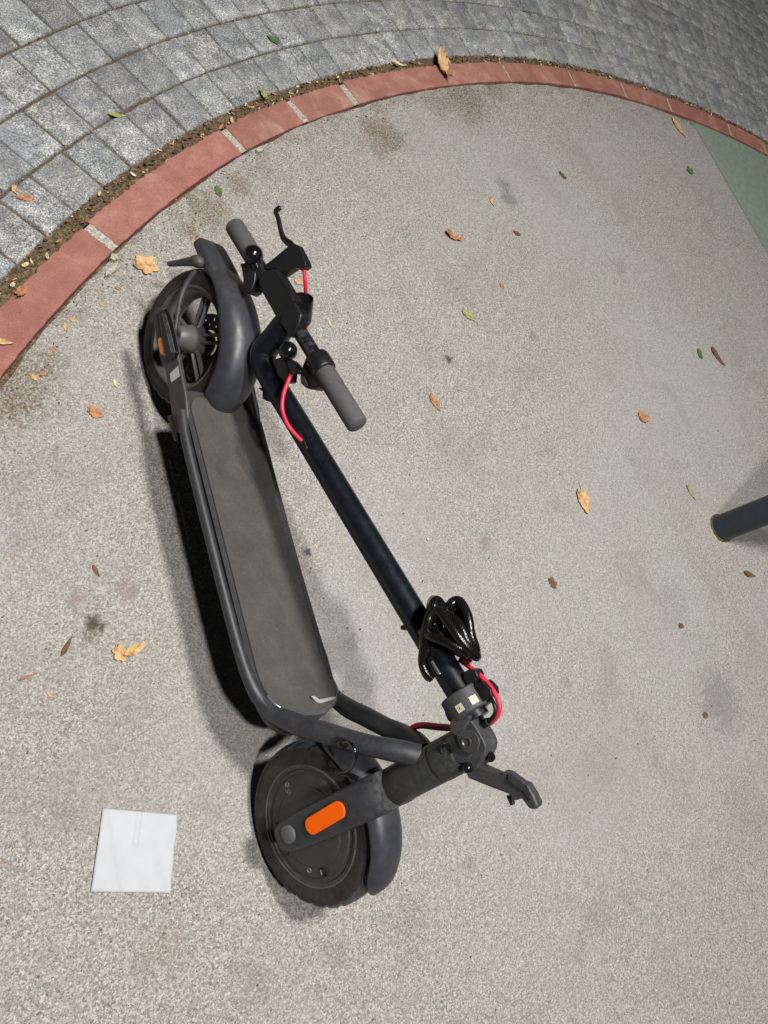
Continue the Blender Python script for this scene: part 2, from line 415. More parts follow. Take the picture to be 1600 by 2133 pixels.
def tube(bm, pts, rad, seg=16, smooth=8, closed=False, caps=True, flat=None, mi=0, roundcap=False):
    "tube through pts; rad is one radius or one per point; flat=(direction, ratio) squashes the section along a direction"
    P = catmull(pts, smooth, closed) if smooth else [Vector(p) for p in pts]
    if isinstance(rad, (int, float)): RR = [rad] * len(P)
    else:
        RR = []
        k = len(rad)
        for i in range(len(P)):
            t = i / (len(P) - 1) * (k - 1)
            a = min(int(t), k - 2); f = t - a
            f = f * f * (3 - 2 * f) if smooth else f
            RR.append(rad[a] * (1 - f) + rad[a + 1] * f)
    if roundcap and not closed:
        d0 = (P[0] - P[1]).normalized(); d1 = (P[-1] - P[-2]).normalized()
        r0, r1 = RR[0], RR[-1]
        pre = [(P[0] + d0 * r0 * math.sin(a) * roundcap, r0 * math.cos(a)) for a in (1.45, 1.2, 0.9, 0.6, 0.3)]
        post = [(P[-1] + d1 * r1 * math.sin(a) * roundcap, r1 * math.cos(a)) for a in (0.3, 0.6, 0.9, 1.2, 1.45)]
        P = [p for p, _ in pre] + P + [p for p, _ in post]
        RR = [r for _, r in pre] + RR + [r for _, r in post]
    n = len(P)
    T = []
    for i in range(n):
        a = P[i - 1] if (i > 0 or closed) else P[i]
        b = P[(i + 1) % n] if (i < n - 1 or closed) else P[i]
        T.append((b - a).normalized())
    up = Vector((0, 0, 1)) if abs(T[0].z) < 0.9 else Vector((1, 0, 0))
    u = (up - T[0] * up.dot(T[0])).normalized()
    rings = []
    for i in range(n):
        u = (u - T[i] * u.dot(T[i])).normalized()
        v = T[i].cross(u)
        ring = []
        for k in range(seg):
            a = 2 * math.pi * k / seg
            d = (u * math.cos(a) + v * math.sin(a)) * RR[i]
            if flat:
                fd = Vector(flat[0]).normalized()
                d -= fd * d.dot(fd) * (1 - flat[1])
            ring.append(bm.verts.new(P[i] + d))
        rings.append(ring)
    for i in range(n if closed else n - 1):
        A, B = rings[i], rings[(i + 1) % n]
        for k in range(seg):
            f = bm.faces.new((A[k], A[(k + 1) % seg], B[(k + 1) % seg], B[k])); f.material_index = mi
    if caps and not closed:
        f = bm.faces.new(rings[0][::-1]); f.material_index = mi
        f = bm.faces.new(rings[-1]); f.material_index = mi
    return rings
def frame_from_axis(c, axis):
    axis = Vector(axis).normalized()
    up = Vector((0, 0, 1)) if abs(axis.z) < 0.9 else Vector((1, 0, 0))
    u = (up - axis * up.dot(axis)).normalized()
    v = axis.cross(u)
    return Vector(c), u, v, axis
def lathe(bm, c, axis, prof, seg=64, close=False, mis=None):
    "prof: list of (radius, height along axis)"
    c, u, v, a = frame_from_axis(c, axis)
    rings = []
    for r, h in prof:
        if r < 1e-6: rings.append([bm.verts.new(c + a * h)])
        else: rings.append([bm.verts.new(c + a * h + (u * math.cos(t) + v * math.sin(t)) * r) for t in [2 * math.pi * k / seg for k in range(seg)]])
    pairs = list(zip(rings, rings[1:])) + ([(rings[-1], rings[0])] if close else [])
    for j, (A, B) in enumerate(pairs):
        for k in range(seg):
            k2 = (k + 1) % seg
            if len(A) == 1 and len(B) == 1: continue
            if len(A) == 1: f = bm.faces.new((A[0], B[k2], B[k]))
            elif len(B) == 1: f = bm.faces.new((A[k], A[k2], B[0]))
            else: f = bm.faces.new((A[k], A[k2], B[k2], B[k]))
            if mis: f.material_index = mis[j]
    return rings
def prism(bm, out, d, mi=0):
    "closed outline of 3D points pushed along vector d"
    d = Vector(d)
    A = [bm.verts.new(Vector(p)) for p in out]
    B = [bm.verts.new(Vector(p) + d) for p in out]
    fs = [bm.faces.new(A[::-1]), bm.faces.new(B)]
    n = len(A)
    for i in range(n): fs.append(bm.faces.new((A[i], A[(i + 1) % n], B[(i + 1) % n], B[i])))
    for f in fs: f.material_index = mi
    bmesh.ops.recalc_face_normals(bm, faces=fs)
def prism_px(bm, px, y0, y1, smooth=0):
    P = [L(a, b, y0) for a, b in px]
    if smooth: P = catmull(P, smooth, True)
    prism(bm, P, (0, y1 - y0, 0))
def obox(bm, c, ax, ay, az, sx, sy, sz):
    c = Vector(c); ax, ay, az = [Vector(a).normalized() for a in (ax, ay, az)]
    vs = [bm.verts.new(c + ax * sx * i / 2 + ay * sy * j / 2 + az * sz * k / 2) for i in (-1, 1) for j in (-1, 1) for k in (-1, 1)]
    fs = [bm.faces.new([vs[i] for i in q]) for q in ((0, 1, 3, 2), (4, 6, 7, 5), (0, 4, 5, 1), (2, 3, 7, 6), (0, 2, 6, 4), (1, 5, 7, 3))]
    bmesh.ops.recalc_face_normals(bm, faces=fs)
def sphere(bm, c, r, sx=1, seg=24):
    bmesh.ops.create_uvsphere(bm, u_segments=seg, v_segments=seg // 2, radius=r, matrix=Matrix.Translation(Vector(c)))
BM = bmesh.new

# ------------------------------------------------------------------ ground
bm = BM()
S = 60
vs = [bm.verts.new((x, y, -0.03)) for x, y in ((-S, -S), (S, -S), (S, S), (-S, S))]
bm.faces.new(vs)
structure(finish('ground', bm, 'joint', smooth=False))

def pt(r, th, z):
    return Vector((CC.x + r * math.cos(th), CC.y + r * math.sin(th), z))
def wob(th):
    return 0.006 * math.sin(5.1 * th + 1.0) + 0.003 * math.sin(13 * th)
# round concrete pad with a slightly ragged rim
bm = BM()
n = 720
c0 = bm.verts.new((CC.x, CC.y, 0))
prev = None
rings = []
for rr_ in (0.6, 1.2, 1.8, 2.3, 2.7, None):
    ring = []
    for k in range(n):
        th = 2 * math.pi * k / n
        r = rr_ if rr_ else R_IN - 0.0025 + wob(th) + random.uniform(-0.0016, 0.0012) - 0.0045 * max(0, math.sin(th * 17 + 2 * math.sin(th * 41))) ** 2
        ring.append(bm.verts.new(pt(r, th, 0)))
    rings.append(ring)
edge = [bm.verts.new(v.co + Vector((0, 0, -0.028))) for v in rings[-1]]
rings.append(edge)
for k in range(n):
    bm.faces.new((c0, rings[0][k], rings[0][(k + 1) % n]))
for A, B in zip(rings, rings[1:]):
    for k in range(n):
        bm.faces.new((A[k], B[k], B[(k + 1) % n], A[(k + 1) % n]))
structure(finish('pavement', bm, 'concrete', smooth=False))

# soil bed under the edging and in the gap to the pavers
bm = BM()
def annulus(bm, r0, r1, z, n=540, jit=0.0, steps=1, a0=0, a1=360):
    rs = [r0 + (r1 - r0) * i / steps for i in range(steps + 1)]
    G_ = []
    for k in range(n + 1):
        th = R(a0 + (a1 - a0) * k / n)
        G_.append([bm.verts.new(pt(r + wob(th), th, z + random.uniform(-jit, jit))) for r in rs])
    for k in range(n):
        for i in range(steps):
            bm.faces.new((G_[k][i], G_[k][i + 1], G_[k + 1][i + 1], G_[k + 1][i]))
annulus(bm, R_IN - 0.02, R_OUT - 0.004, -0.012, 900, 0.001, 3)
annulus(bm, R_OUT - 0.004, R_PAV + 0.03, -0.0035, 2200, 0.0042, 8)
structure(finish('soil_bed', bm, 'dirt', smooth=False))

def set_tone(o, tones):
    me = o.data
    at = me.color_attributes.new('tone', 'FLOAT_COLOR', 'CORNER')
    for p, t in zip(me.polygons, tones):
        for li in p.loop_indices: at.data[li].color = (*t, 1)

def slab(bm, tones, r0, r1, t0, t1, ztop, zbot, tone, bev=0.004, nseg=4, jag=0.0, tilt=0.0, jagout=0.0):
    "one paver or brick: top inset from its edges so the arris is rounded"
    rows = []
    rm = (r0 + r1) / 2
    dt = bev / rm
    def outline(inset, z):
        o = []
        ra, rb, ta, tb = r0 + inset, r1 - inset, t0 + inset / rm, t1 - inset / rm
        for i in range(nseg + 1): o.append((ra, ta + (tb - ta) * i / nseg, z))
        for i in range(1, 3): o.append((ra + (rb - ra) * i / 3, tb, z))
        for i in range(nseg + 1): o.append((rb, tb + (ta - tb) * i / nseg, z))
        for i in range(1, 3): o.append((rb + (ra - rb) * i / 3, ta, z))
        return o
    base = outline(0, 0)
    rj = [random.uniform(-jag, jag) + (random.uniform(-jagout, 0) if r == r1 else 0) for r, t, z in base]
    tj = [random.uniform(-1, 1) * max(jag, 0.0004) / rm for _ in base]
    tx, ty = random.uniform(-tilt, tilt), random.uniform(-tilt, tilt)
    rings = []
    for inset, z in ((0, zbot), (0, ztop - bev), (bev * 0.35, ztop - bev * 0.3), (bev, ztop)):
        ring = []
        for (r, t, _), a, b in zip(outline(inset, z), rj, tj):
            v = pt(r + a + wob(t), t + b, z + tx * (r - rm) / (r1 - r0) + ty * (t - t0) / (t1 - t0))
            ring.append(bm.verts.new(v))
        rings.append(ring)
    n_ = len(base)
    for A, B in zip(rings, rings[1:]):
        for k in range(n_):
            bm.faces.new((A[k], A[(k + 1) % n_], B[(k + 1) % n_], B[k])); tones.append(tone)
    bm.faces.new(rings[-1]); tones.append(tone)

# brick edging; joints where the photograph shows them, regular further round
bm = BM(); tones = []
joints = [-52.0, -59.4, -68.0, -77.0, -81.6, -85.6, -93.5, -99.5, -106.0, -111.5, -116.7, -124.0, -128.5, -133, -138, -142.5]
gaps = {}
a = -147
while a > -408: joints.append(a); a -= 4.6
joints.append(-412.0)
for i in range(len(joints) - 1):
    t1, t0 = R(joints[i]), R(joints[i + 1])
    g = 0.0045 / 2.96
    gw = lambda j: (0.0095 / 2.96 if j > -86 else g) * (0.15 if j in (-93.5, -52.0, -59.4) else 1)
    ga = gw(joints[i]); gb = gw(joints[i + 1])
    tn = random.uniform(0.90, 1.08)
    slab(bm, tones, R_IN + 0.003, R_OUT, t0 + gb, t1 - ga, 0.006 + random.uniform(-0.0015, 0.0015), -0.02, (tn, tn * random.uniform(.97, 1.03), tn), 0.0025, 44 if joints[i] > -86 else 14, 0.0008, 0.0008, 0.0052)
o = finish('brick_edging', bm, 'brick', smooth=False); set_tone(o, tones); structure(o)
bm = BM()
for j in joints[1:]:
    if j in (-59.4,): continue
    th = R(j); w_ = (0.0115 if j > -86 else 0.0055) / 2.96
    P = []
    for k in range(9): P.append(pt(R_IN + 0.004 + 0.066 * k / 8 + wob(th), th - w_ + random.uniform(-.0006, .0006), 0.0035 + random.uniform(-.001, .001)))
    Q = []
    for k in range(9): Q.append(pt(R_IN + 0.004 + 0.066 * k / 8 + wob(th), th + w_ + random.uniform(-.0006, .0006), 0.0035 + random.uniform(-.001, .001)))
    A = [bm.verts.new(p) for p in P]; B = [bm.verts.new(p) for p in Q]
    for k in range(8): bm.faces.new((A[k], A[k + 1], B[k + 1], B[k]))
# smeared mortar on the first brick's corner and at the third joint
for (cx, cy, w_, h_, an) in ((232, 566, 0.042, 0.012, 0), (540, 316, 0.026, 0.013, 0), (236, 540, 0.02, 0.014, 1), (632, 248, .012, .007, 0)):
    c = G(cx, cy); th = math.atan2(c.y - CC.y, c.x - CC.x)
    tv = Vector((-math.sin(th), math.cos(th), 0)); rv = Vector((math.cos(th), math.sin(th), 0))
    ring = []
    for k in range(22):
        aa = 2 * math.pi * k / 22; q = random.uniform(0.72, 1.12)
        ring.append(bm.verts.new(Vector((c.x, c.y, 0.0085)) + tv * w_ * .5 * q * math.cos(aa) + rv * h_ * .5 * q * math.sin(aa)))
    low = [bm.verts.new(v.co * 1 + Vector((0, 0, -0.008))) for v in ring]
    bm.faces.new(ring)
    for k in range(22): bm.faces.new((ring[k], low[k], low[(k + 1) % 22], ring[(k + 1) % 22]))
bmesh.ops.recalc_face_normals(bm, faces=bm.faces)
structure(finish('mortar_joint', bm, 'mortar', smooth=False))

# ring courses of grey pavers
bm = BM(); tones = []
for ci in range(17):
    r0 = R_PAV + ci * COURSE
    th = R(-12 - 1.3 * ((ci * 7) % 3) / 3) if ci else R(-64.9 + 1.82 * 29)
    lim = R(-198)
    while th > lim:
        w_ = random.choice((0.094, 0.094, 0.097, 0.088, 0.094, 0.091)) / r0
        if ci == 0 and th < R(-77): w_ = 0.083 / r0 * random.uniform(0.95, 1.06)
        t0, t1 = th - w_, th
        gj = random.uniform(0.0014, 0.0030) / r0
        base = random.uniform(0.88, 1.12)
        if random.random() < 0.18: base *= 0.86
        tone = (base * random.uniform(.97, 1.01), base, base * random.uniform(.98, 1.06))
        slab(bm, tones, r0 + random.uniform(.0022, .0040), r0 + COURSE - random.uniform(.0018, .0034), t0 + gj, t1 - gj, 0.003 + random.uniform(-.0012, .0012), -0.02, tone, 0.0052, 6, 0.0012, 0.0018)
        th -= w_
o = finish('paver_path', bm, 'paver', smooth=True, ang=50); set_tone(o, tones); structure(o)
# sand just below the paver faces
bm = BM()
annulus(bm, R_PAV + 0.004, R_PAV + 17.5 * COURSE, -0.0045, 1100, 0.0008, 30, -199, -11)
structure(finish('joint_sand', bm, 'joint', smooth=False))

# green painted area on the pad, cut along a chord
bm = BM()
A_, B_ = G(1428, 232), G(1604, 537)
d = (B_ - A_).normalized()
far = B_ + d * 2.2
th0 = math.atan2(A_.y - CC.y, A_.x - CC.x)
th1 = math.atan2(far.y - CC.y, far.x - CC.x)
P = []
if th1 > 0: th1 -= 2 * math.pi
# end of the chord on the rim
q = far - CC; p0 = A_ - CC
bq = p0.dot(d); cq = p0.length_squared - (R_IN - 0.006) ** 2
tt = -bq + math.sqrt(max(0, bq * bq - cq))
E_ = A_ + d * tt
th1 = math.atan2(E_.y - CC.y, E_.x - CC.x)
if th1 > th0: th1 -= 2 * math.pi
for k in range(121):
    th = th0 + (th1 - th0) * k / 120
    P.append(pt(R_IN - 0.006 + wob(th), th, 0.0015))
for k in range(1, 60):
    p = E_ + (A_ - E_) * k / 60
    nn = Vector((-d.y, d.x, 0)) * random.uniform(-.0012, .0012)
    P.append(Vector((p.x, p.y, 0.0015)) + nn)
bm.faces.new([bm.verts.new(p) for p in P])
bmesh.ops.triangulate(bm, faces=bm.faces)
structure(finish('painted_ground', bm, 'green', smooth=False))

# ------------------------------------------------------------------ bollard
def make_bollard():
    a = G(1482, 1078); b = G(1512, 1128)
    c = (a + b) / 2
    r = (a - b).length / 2 * 0.96
    c = c + (c - CO * 1).normalized() * 0 + Vector((-0.013, 0.003, 0))
    t = bpy.data.objects.new('bollard', None); COL.objects.link(t); t.location = (c.x, c.y, 0)
    tag(t, 'dark blue-grey cylindrical post standing on the concrete at the right', 'bollard')
    bm = BM()
    lathe(bm, (0, 0, 0), (0, 0, 1), [(r * 1.015, 0.0), (r * 1.02, 0.004), (r, 0.010), (r, 0.90), (r * .97, 0.915), (r * .8, .93), (0, 0.94)], 64)
    finish('post', bm, 'bollard', t)
    bm = BM()
    prof = [(r * 1.0, -0.002), (r + 0.006, -0.002), (r + 0.005, 0.002), (r + 0.001, 0.004)]
    lathe(bm, (0, 0, 0), (0, 0, 1), prof, 48)
    for v in bm.verts:
        v.co.x += random.uniform(-.002, .002); v.co.y += random.uniform(-.002, .002)
    finish('sealant_ring', bm, 'dirt', t)
    return t
make_bollard()

# ------------------------------------------------------------------ paper napkin
bm = BM()
cs_ = [G(213, 1683), G(370, 1697), G(353, 1860), G(188, 1858)]
nn = 36
grid = []
for i in range(nn + 1):
    row = []
    for j in range(nn + 1):
        u, v = i / nn, j / nn
        p = cs_[0] * (1 - u) * (1 - v) + cs_[1] * u * (1 - v) + cs_[2] * u * v + cs_[3] * (1 - u) * v
        z = 0.0030 + 0.0014 * math.sin(5 * u + 2 * v) + 0.0007 * math.sin(17 * v + 3 * u) + 0.0005 * math.sin(23 * u - 9 * v) + random.uniform(0, 0.00015)
        z += 0.0040 * math.exp(-((u - 0.48) / 0.020) ** 2) * (1 if v < .42 else .15)
        z += 0.0022 * math.exp(-((u + v * .4 - 1.1) / 0.05) ** 2) + 0.0016 * math.exp(-((u - v * .3 - .1) / 0.04) ** 2)
        z += 0.0012 * max(0, math.sin(9 * u * v + 4 * v)) ** 3 + 0.0022 * max(0, u - .9) * 10 * (v ** 2)
        if u < .13 and abs(v - .30) < .07: z += 0.004 * (1 - u / .13) * (1 - abs(v - .30) / .07)
        e = min(u, 1 - u, v, 1 - v)
        row.append(bm.verts.new(Vector((p.x, p.y, z - (0.0008 if e == 0 else 0)))))
    grid.append(row)
for i in range(nn):
    for j in range(nn):
        bm.faces.new((grid[i][j], grid[i + 1][j], grid[i + 1][j + 1], grid[i][j + 1]))
o = finish('paper_napkin', bm, 'paper', solid=0.0008, ang=0)
tag(o, 'white square paper napkin lying flat on the concrete left of the front wheel', 'napkin')

# ------------------------------------------------------------------ leaves and small litter (each one its own object)
def leaf(kind, px, py, size_px, ang, mat, label, cat='leaf', aspect=0.6, curl=0.25, group=None, z0=0.0015, lobes=5, name=None):
    c = G(px, py)
    e = G(px + 1, py)
    scale = (e - c).length
    s = size_px * scale * 0.5 * 1.02
    bm = BM()
    rnd = random.Random(int(px * 31 + py))
    n_ = 40
    out = []
    for k in range(n_):
        a = 2 * math.pi * k / n_
        if kind == 'maple':
            r = 0.72 + 0.26 * abs(math.cos(a * lobes / 2)) ** 1.2 * (1 if rnd.random() > .1 else .8)
            r *= rnd.uniform(0.86, 1.08)
        elif kind == 'scrap':
            r = rnd.uniform(0.62, 1.05)
        else:
            r = (1 - 0.0 * a)
            r *= rnd.uniform(0.93, 1.03)
        x = r * math.cos(a); y = r * math.sin(a) * aspect
        if kind == 'blade': y *= (1 - 0.55 * x) * 0.8 * (1 - abs(x) ** 3 * .6)
        out.append((x, y))
    rings = []
    for f in (0.28, 0.58, 0.82, 1.0):
        ring = []
        for x, y in out:
            X, Y = x * f, y * f
            z = curl * (X * X * 0.5 + Y * Y * 0.9) + 0.10 * rnd.uniform(0, 1) * f * curl * 2
            ring.append(bm.verts.new((X * s, Y * s, z * s)))
        rings.append(ring)
    cv = bm.verts.new((0, 0, 0))
    for k in range(n_): bm.faces.new((cv, rings[0][k], rings[0][(k + 1) % n_]))
    for A, B in zip(rings, rings[1:]):
        for k in range(n_): bm.faces.new((A[k], B[k], B[(k + 1) % n_], A[(k + 1) % n_]))
    if kind == 'maple':
        tube(bm, [(-0.7 * s, 0, 0.06 * s), (-1.05 * s, 0.06 * s, 0.10 * s), (-1.35 * s, -0.02 * s, 0.05 * s)], [0.02 * s, 0.012 * s], 5, 4)
    o = finish(name or {'maple': 'dry_leaf', 'blade': 'narrow_leaf', 'scrap': 'leaf_fragment'}[kind], bm, mat, solid=0.0005, ang=0)
    d = (G(px + math.cos(R(ang)) * 10, py + math.sin(R(ang)) * 10) - c)
    o.location = (c.x, c.y, z0)
    o.rotation_euler = (0, 0, math.atan2(d.y, d.x))
    tag(o, label, cat, group)
    return o
GR = 'fallen leaves scattered on the ground'
KZ = 0.010
leaf('maple', 304, 553, 54, 20, 'leaf_orange', 'broad tan-orange leaf on the concrete above the rear wheel, beside the brick edging', aspect=.95, group=GR)
leaf('maple', 250, 1362, 42, 60, 'leaf_orange', 'crumpled orange leaf half at left of the deck, the wider of two touching pieces', aspect=.85, group=GR, curl=.5)
leaf('blade', 283, 1352, 58, -28, 'leaf_orange', 'pointed orange leaf half at left of the deck, touching the wider crumpled piece', aspect=.42, group=GR, curl=.5)
leaf('maple', 1214, 1042, 42, 75, 'leaf_orange', 'orange ragged leaf alone between the stem and the bollard', aspect=.62, group=GR, lobes=3)
leaf('blade', 917, 150, 52, 68, 'leaf_orange', 'curled tan leaf lying across the top of the brick edging', aspect=.42, curl=1.1, z0=KZ, group=GR)
leaf('blade', 1413, 267, 28, 55, 'leaf_orange', 'orange narrow leaf beside the corner of the green paint', aspect=.38, group=GR)
leaf('blade', 943, 495, 34, 28, 'leaf_rust', 'rusty curled leaf on pale concrete right of the brake lever', aspect=.42, curl=.9, group=GR)
leaf('maple', 199, 860, 38, 30, 'leaf_rust', 'small rust-brown leaf on the concrete left of the rear wheel', aspect=.8, group=GR)
leaf('blade', 906, 840, 34, 60, 'leaf_rust', 'faded brown leaf right of the lower handlebar grip', aspect=.45, group=GR)
leaf('maple', 1340, 870, 24, 10, 'leaf_rust', 'tiny orange three-cornered leaf above the bollard', aspect=.8, lobes=3, group=GR)
leaf('blade', 139, 1346, 50, -62, 'leaf_brown', 'dark brown sliver-shaped leaf at the left, above the twig bits', aspect=.26, curl=.4, group=GR)
leaf('blade', 58, 1410, 42, -22, 'leaf_rust', 'thin curled brown leaf shred near the left edge of the photo', aspect=.16, curl=.6, group=GR)
leaf('maple', 52, 416, 42, 5, 'leaf_rust', 'rust-orange oak-like leaf on the grey pavers at the left edge', aspect=.42, z0=.006, group=GR)
leaf('maple', 30, 398, 24, 80, 'leaf_orange', 'small orange leaf piece on pavers, just above the oak-like leaf', aspect=.6, z0=.006, group=GR)
leaf('maple', 42, 616, 36, -40, 'leaf_rust', 'brown crumpled leaf on the outer edge of the first brick', aspect=.6, curl=1, z0=KZ, group=GR)
leaf('blade', 5, 718, 44, 10, 'leaf_orange', 'orange leaf cut by the left edge of the photo, on the brick', aspect=.4, z0=KZ, group=GR)
leaf('scrap', 152, 667, 16, 0, 'leaf_orange', 'orange crumb-like leaf bit below the first brick, nearest the dirt gap', aspect=.8, group=GR)
leaf('scrap', 136, 682, 24, 70, 'leaf_orange', 'longish orange leaf bit against the inner edge of the first brick', aspect=.4, group=GR)
leaf('scrap', 110, 728, 14, 20, 'leaf_rust', 'small rust crumb under the first brick, left of the rear wheel', aspect=.8, group=GR)
leaf('maple', 73, 787, 22, 20, 'leaf_orange', 'yellow-orange leaf scrap near the lower left brick end', aspect=.7, group=GR)
leaf('scrap', 90, 779, 20, -30, 'leaf_rust', 'tan leaf scrap just right of the yellow-orange scrap', aspect=.6, group=GR)
leaf('scrap', 212, 634, 14, 20, 'leaf_orange', 'tiny orange bit between broad tan leaf and first brick corner', aspect=.7, group=GR)
leaf('scrap', 245, 601, 16, 20, 'leaf_rust', 'tiny reddish bit directly under the mortar smear', aspect=.6, group=GR)
leaf('scrap', 604, 574, 12, 20, 'leaf_lime', 'yellow leaf crumb framed by brake housing and display box', aspect=.8, group=GR)
leaf('scrap', 621, 587, 20, 0, 'leaf_orange', 'orange leaf crumb beside the red brake cable', aspect=.7, group=GR)
leaf('scrap', 1025, 420, 18, 75, 'leaf_orange', 'small tan fragment beside the long brown smear', aspect=.5, group=GR)
leaf('blade', 975, 659, 28, 40, 'leaf_lime', 'yellow-green leaf bit on the concrete right of the headlight', aspect=.4, group=GR)
leaf('blade', 1439, 1027, 24, 58, 'leaf_lime', 'yellow-green bit just left above the bollard foot', aspect=.3, group=GR)
leaf('blade', 243, 244, 36, 8, 'leaf_lime', 'lime-green narrow leaf lying on the grey pavers', aspect=.36, z0=.006, group=GR)
leaf('scrap', 455, 399, 24, 70, 'leaf_green', 'bright green leaf piece against the inside of the brick edging', aspect=.7, group=GR)
leaf('blade', 548, 206, 30, 60, 'leaf_lime', 'yellow-green leaf standing in the dirt gap above the bricks', aspect=.4, z0=.008, curl=1.0, group=GR)
leaf('blade', 568, 88, 26, 40, 'leaf_green', 'dark green sliver on the pavers near the top', aspect=.4, z0=.006, group=GR)
leaf('scrap', 1437, 357, 13, 20, 'leaf_green', 'dark green speck left of the green painted area', aspect=.8, group=GR)
leaf('scrap', 1457, 738, 16, 70, 'leaf_green', 'green speck next to the long dark fragment on the right', aspect=.6, group=GR)
leaf('blade', 1494, 744, 30, 55, 'leaf_brown', 'long dark brown fragment near the right edge above the bollard', aspect=.34, group=GR)
leaf('blade', 1560, 1197, 22, 20, 'leaf_brown', 'olive-brown bit below the bollard near the right edge', aspect=.45, group=GR)
leaf('scrap', 1418, 1304, 12, 20, 'leaf_brown', 'tiny brown bit on the concrete below and left of the bollard', aspect=.7, group=GR)
leaf('scrap', 1150, 1214, 22, 60, 'leaf_brown', 'dark brown fragment right of the cable lock', aspect=.7, group=GR)
leaf('scrap', 1045, 596, 11, 60, 'leaf_rust', 'tiny orange crumb right of the display box in mid concrete', aspect=.8, group=GR)
leaf('scrap', 1171, 366, 15, 50, 'leaf_brown', 'blackish crumb on pale concrete under the second brick row right', aspect=.5, group=GR)
leaf('scrap', 1076, 487, 14, 30, 'leaf_brown', 'blackish crumb right of the rusty curled leaf', aspect=.6, group=GR)
leaf('scrap', 1468, 1490, 12, 10, 'leaf_brown', 'small dark chip low on the right side', aspect=.8, group=GR)
leaf('blade', 105, 1448, 22, 35, 'leaf_orange', 'pale tan shred below the thin curled shred at left', aspect=.4, group=GR)
leaf('blade', 200, 1190, 30, 60, 'leaf_brown', 'dark crumbly plant bit left of the deck, above the sliver-shaped leaf', aspect=.35, group=GR)
leaf('blade', 403, 1244, 26, -30, 'leaf_lime', 'thin pale straw in the shadow left of the deck', aspect=.10, group=GR)
leaf('blade', 240, 800, 20, 65, 'cream', 'cream seed-like bit left of the rear wheel', aspect=.4, group=GR)
leaf('blade', 826, 139, 22, 25, 'cream', 'white-cream splinter at the top edge of the bricks', aspect=.32, z0=.012, group=GR)
leaf('blade', 687, 675, 14, 65, 'cream', 'cream splinter on the concrete right of the handlebar', aspect=.4, group=GR)

def pebble(px, py, s, mat, label):
    c = G(px, py)
    bm = BM()
    bmesh.ops.create_icosphere(bm, subdivisions=2, radius=s)
    rnd = random.Random(px)
    for v in bm.verts: v.co *= rnd.uniform(.85, 1.1); v.co.z *= .7
    o = finish('pebble', bm, mat); o.location = (c.x, c.y, s * .5)
    tag(o, label, 'pebble')
pebble(891, 1124, 0.0042, 'cream', 'small white pebble on the concrete right of the stem')
pebble(1487, 1043, 0.0042, 'cream', 'small white pebble touching the bollard foot')

# uncountable chips lying in the dirt gap, on the pad by the bricks and in paver joints
def litter(name, cnt, rfun, tr, mats, smin, smax, zf, seed):
    rnd = random.Random(seed)
    bm = BM()
    for i in range(cnt):
        th = R(rnd.uniform(*tr)); r = rfun(rnd) + wob(th)
        c = pt(r, th, zf(rnd)); s = rnd.uniform(smin, smax); a = rnd.uniform(0, 6.28)
        if rnd.random() < .65: a = th + math.pi / 2 + rnd.uniform(-.7, .7)
        u = Vector((math.cos(a), math.sin(a), rnd.uniform(-.2, .35))).normalized(); v = Vector((-math.sin(a), math.cos(a), rnd.uniform(-.3, .3)))
        w_ = s * rnd.uniform(.15, .5)
        P = []
        for k in range(7):
            t = 2 * math.pi * k / 7
            P.append(bm.verts.new(c + u * s * .5 * math.cos(t) * rnd.uniform(.8, 1.1) + v * w_ * .5 * math.sin(t) + Vector((0, 0, .0012 + s * .1 * math.cos(t) ** 2))))
        f = bm.faces.new(P); f.material_index = rnd.randrange(len(mats))
    o = finish(name, bm, mats, smooth=False, solid=0.0006)
    o['kind'] = 'stuff'; tag(o, 'dry chips and leaf crumbs caught along the brick edging', 'litter')
    return o
litter('leaf_litter', 1300, lambda r: r.uniform(R_OUT - 0.002, R_PAV + 0.002), (-140, -55), ['straw', 'leaf_brown', 'leaf_brown', 'leaf_brown', 'leaf_rust', 'dirt', 'dirt', 'dirt', 'dirt', 'cream'], .004, .019, lambda r: r.uniform(-.008, .003), 3)
o = litter('seed_litter', 900, lambda r: R_IN - abs(r.gauss(0, .035)), (-140, -58), ['leaf_brown', 'dirt', 'leaf_rust', 'dirt'], .002, .006, lambda r: .0002, 4)
o['label'] = 'brown crumbs scattered on the concrete inside the brick edging'
o = litter('joint_litter', 500, lambda r: R_PAV + COURSE * r.randrange(0, 7) + r.uniform(-.002, .002), (-125, -58), ['leaf_brown', 'straw', 'dirt', 'leaf_green', 'leaf_rust', 'dirt'], .002, .007, lambda r: -.001, 5)
o['label'] = 'crumbs and moss bits lodged in the paver joints'
# loose specks over the pad
rnd = random.Random(11); bm = BM()
for i in range(330):
    px, py = rnd.uniform(0, 1600), rnd.uniform(260, 2133)
    c = G(px, py)
    if (c - CC).length > 2.9: continue
    s = rnd.uniform(.0012, .0035)
    P = [bm.verts.new(Vector((c.x, c.y, .0012)) + Vector((math.cos(t + i), math.sin(t + i) * .6, 0)) * s * rnd.uniform(.6, 1.1)) for t in (0, 1.2, 2.4, 3.7, 5)]
    f = bm.faces.new(P); f.material_index = rnd.choice((0, 0, 1, 2))
o = finish('grit', bm, ['leaf_brown', 'dirt', 'leaf_rust'], smooth=False, solid=.0008)
o['kind'] = 'stuff'; tag(o, 'tiny dark specks of grit scattered over the concrete', 'grit')

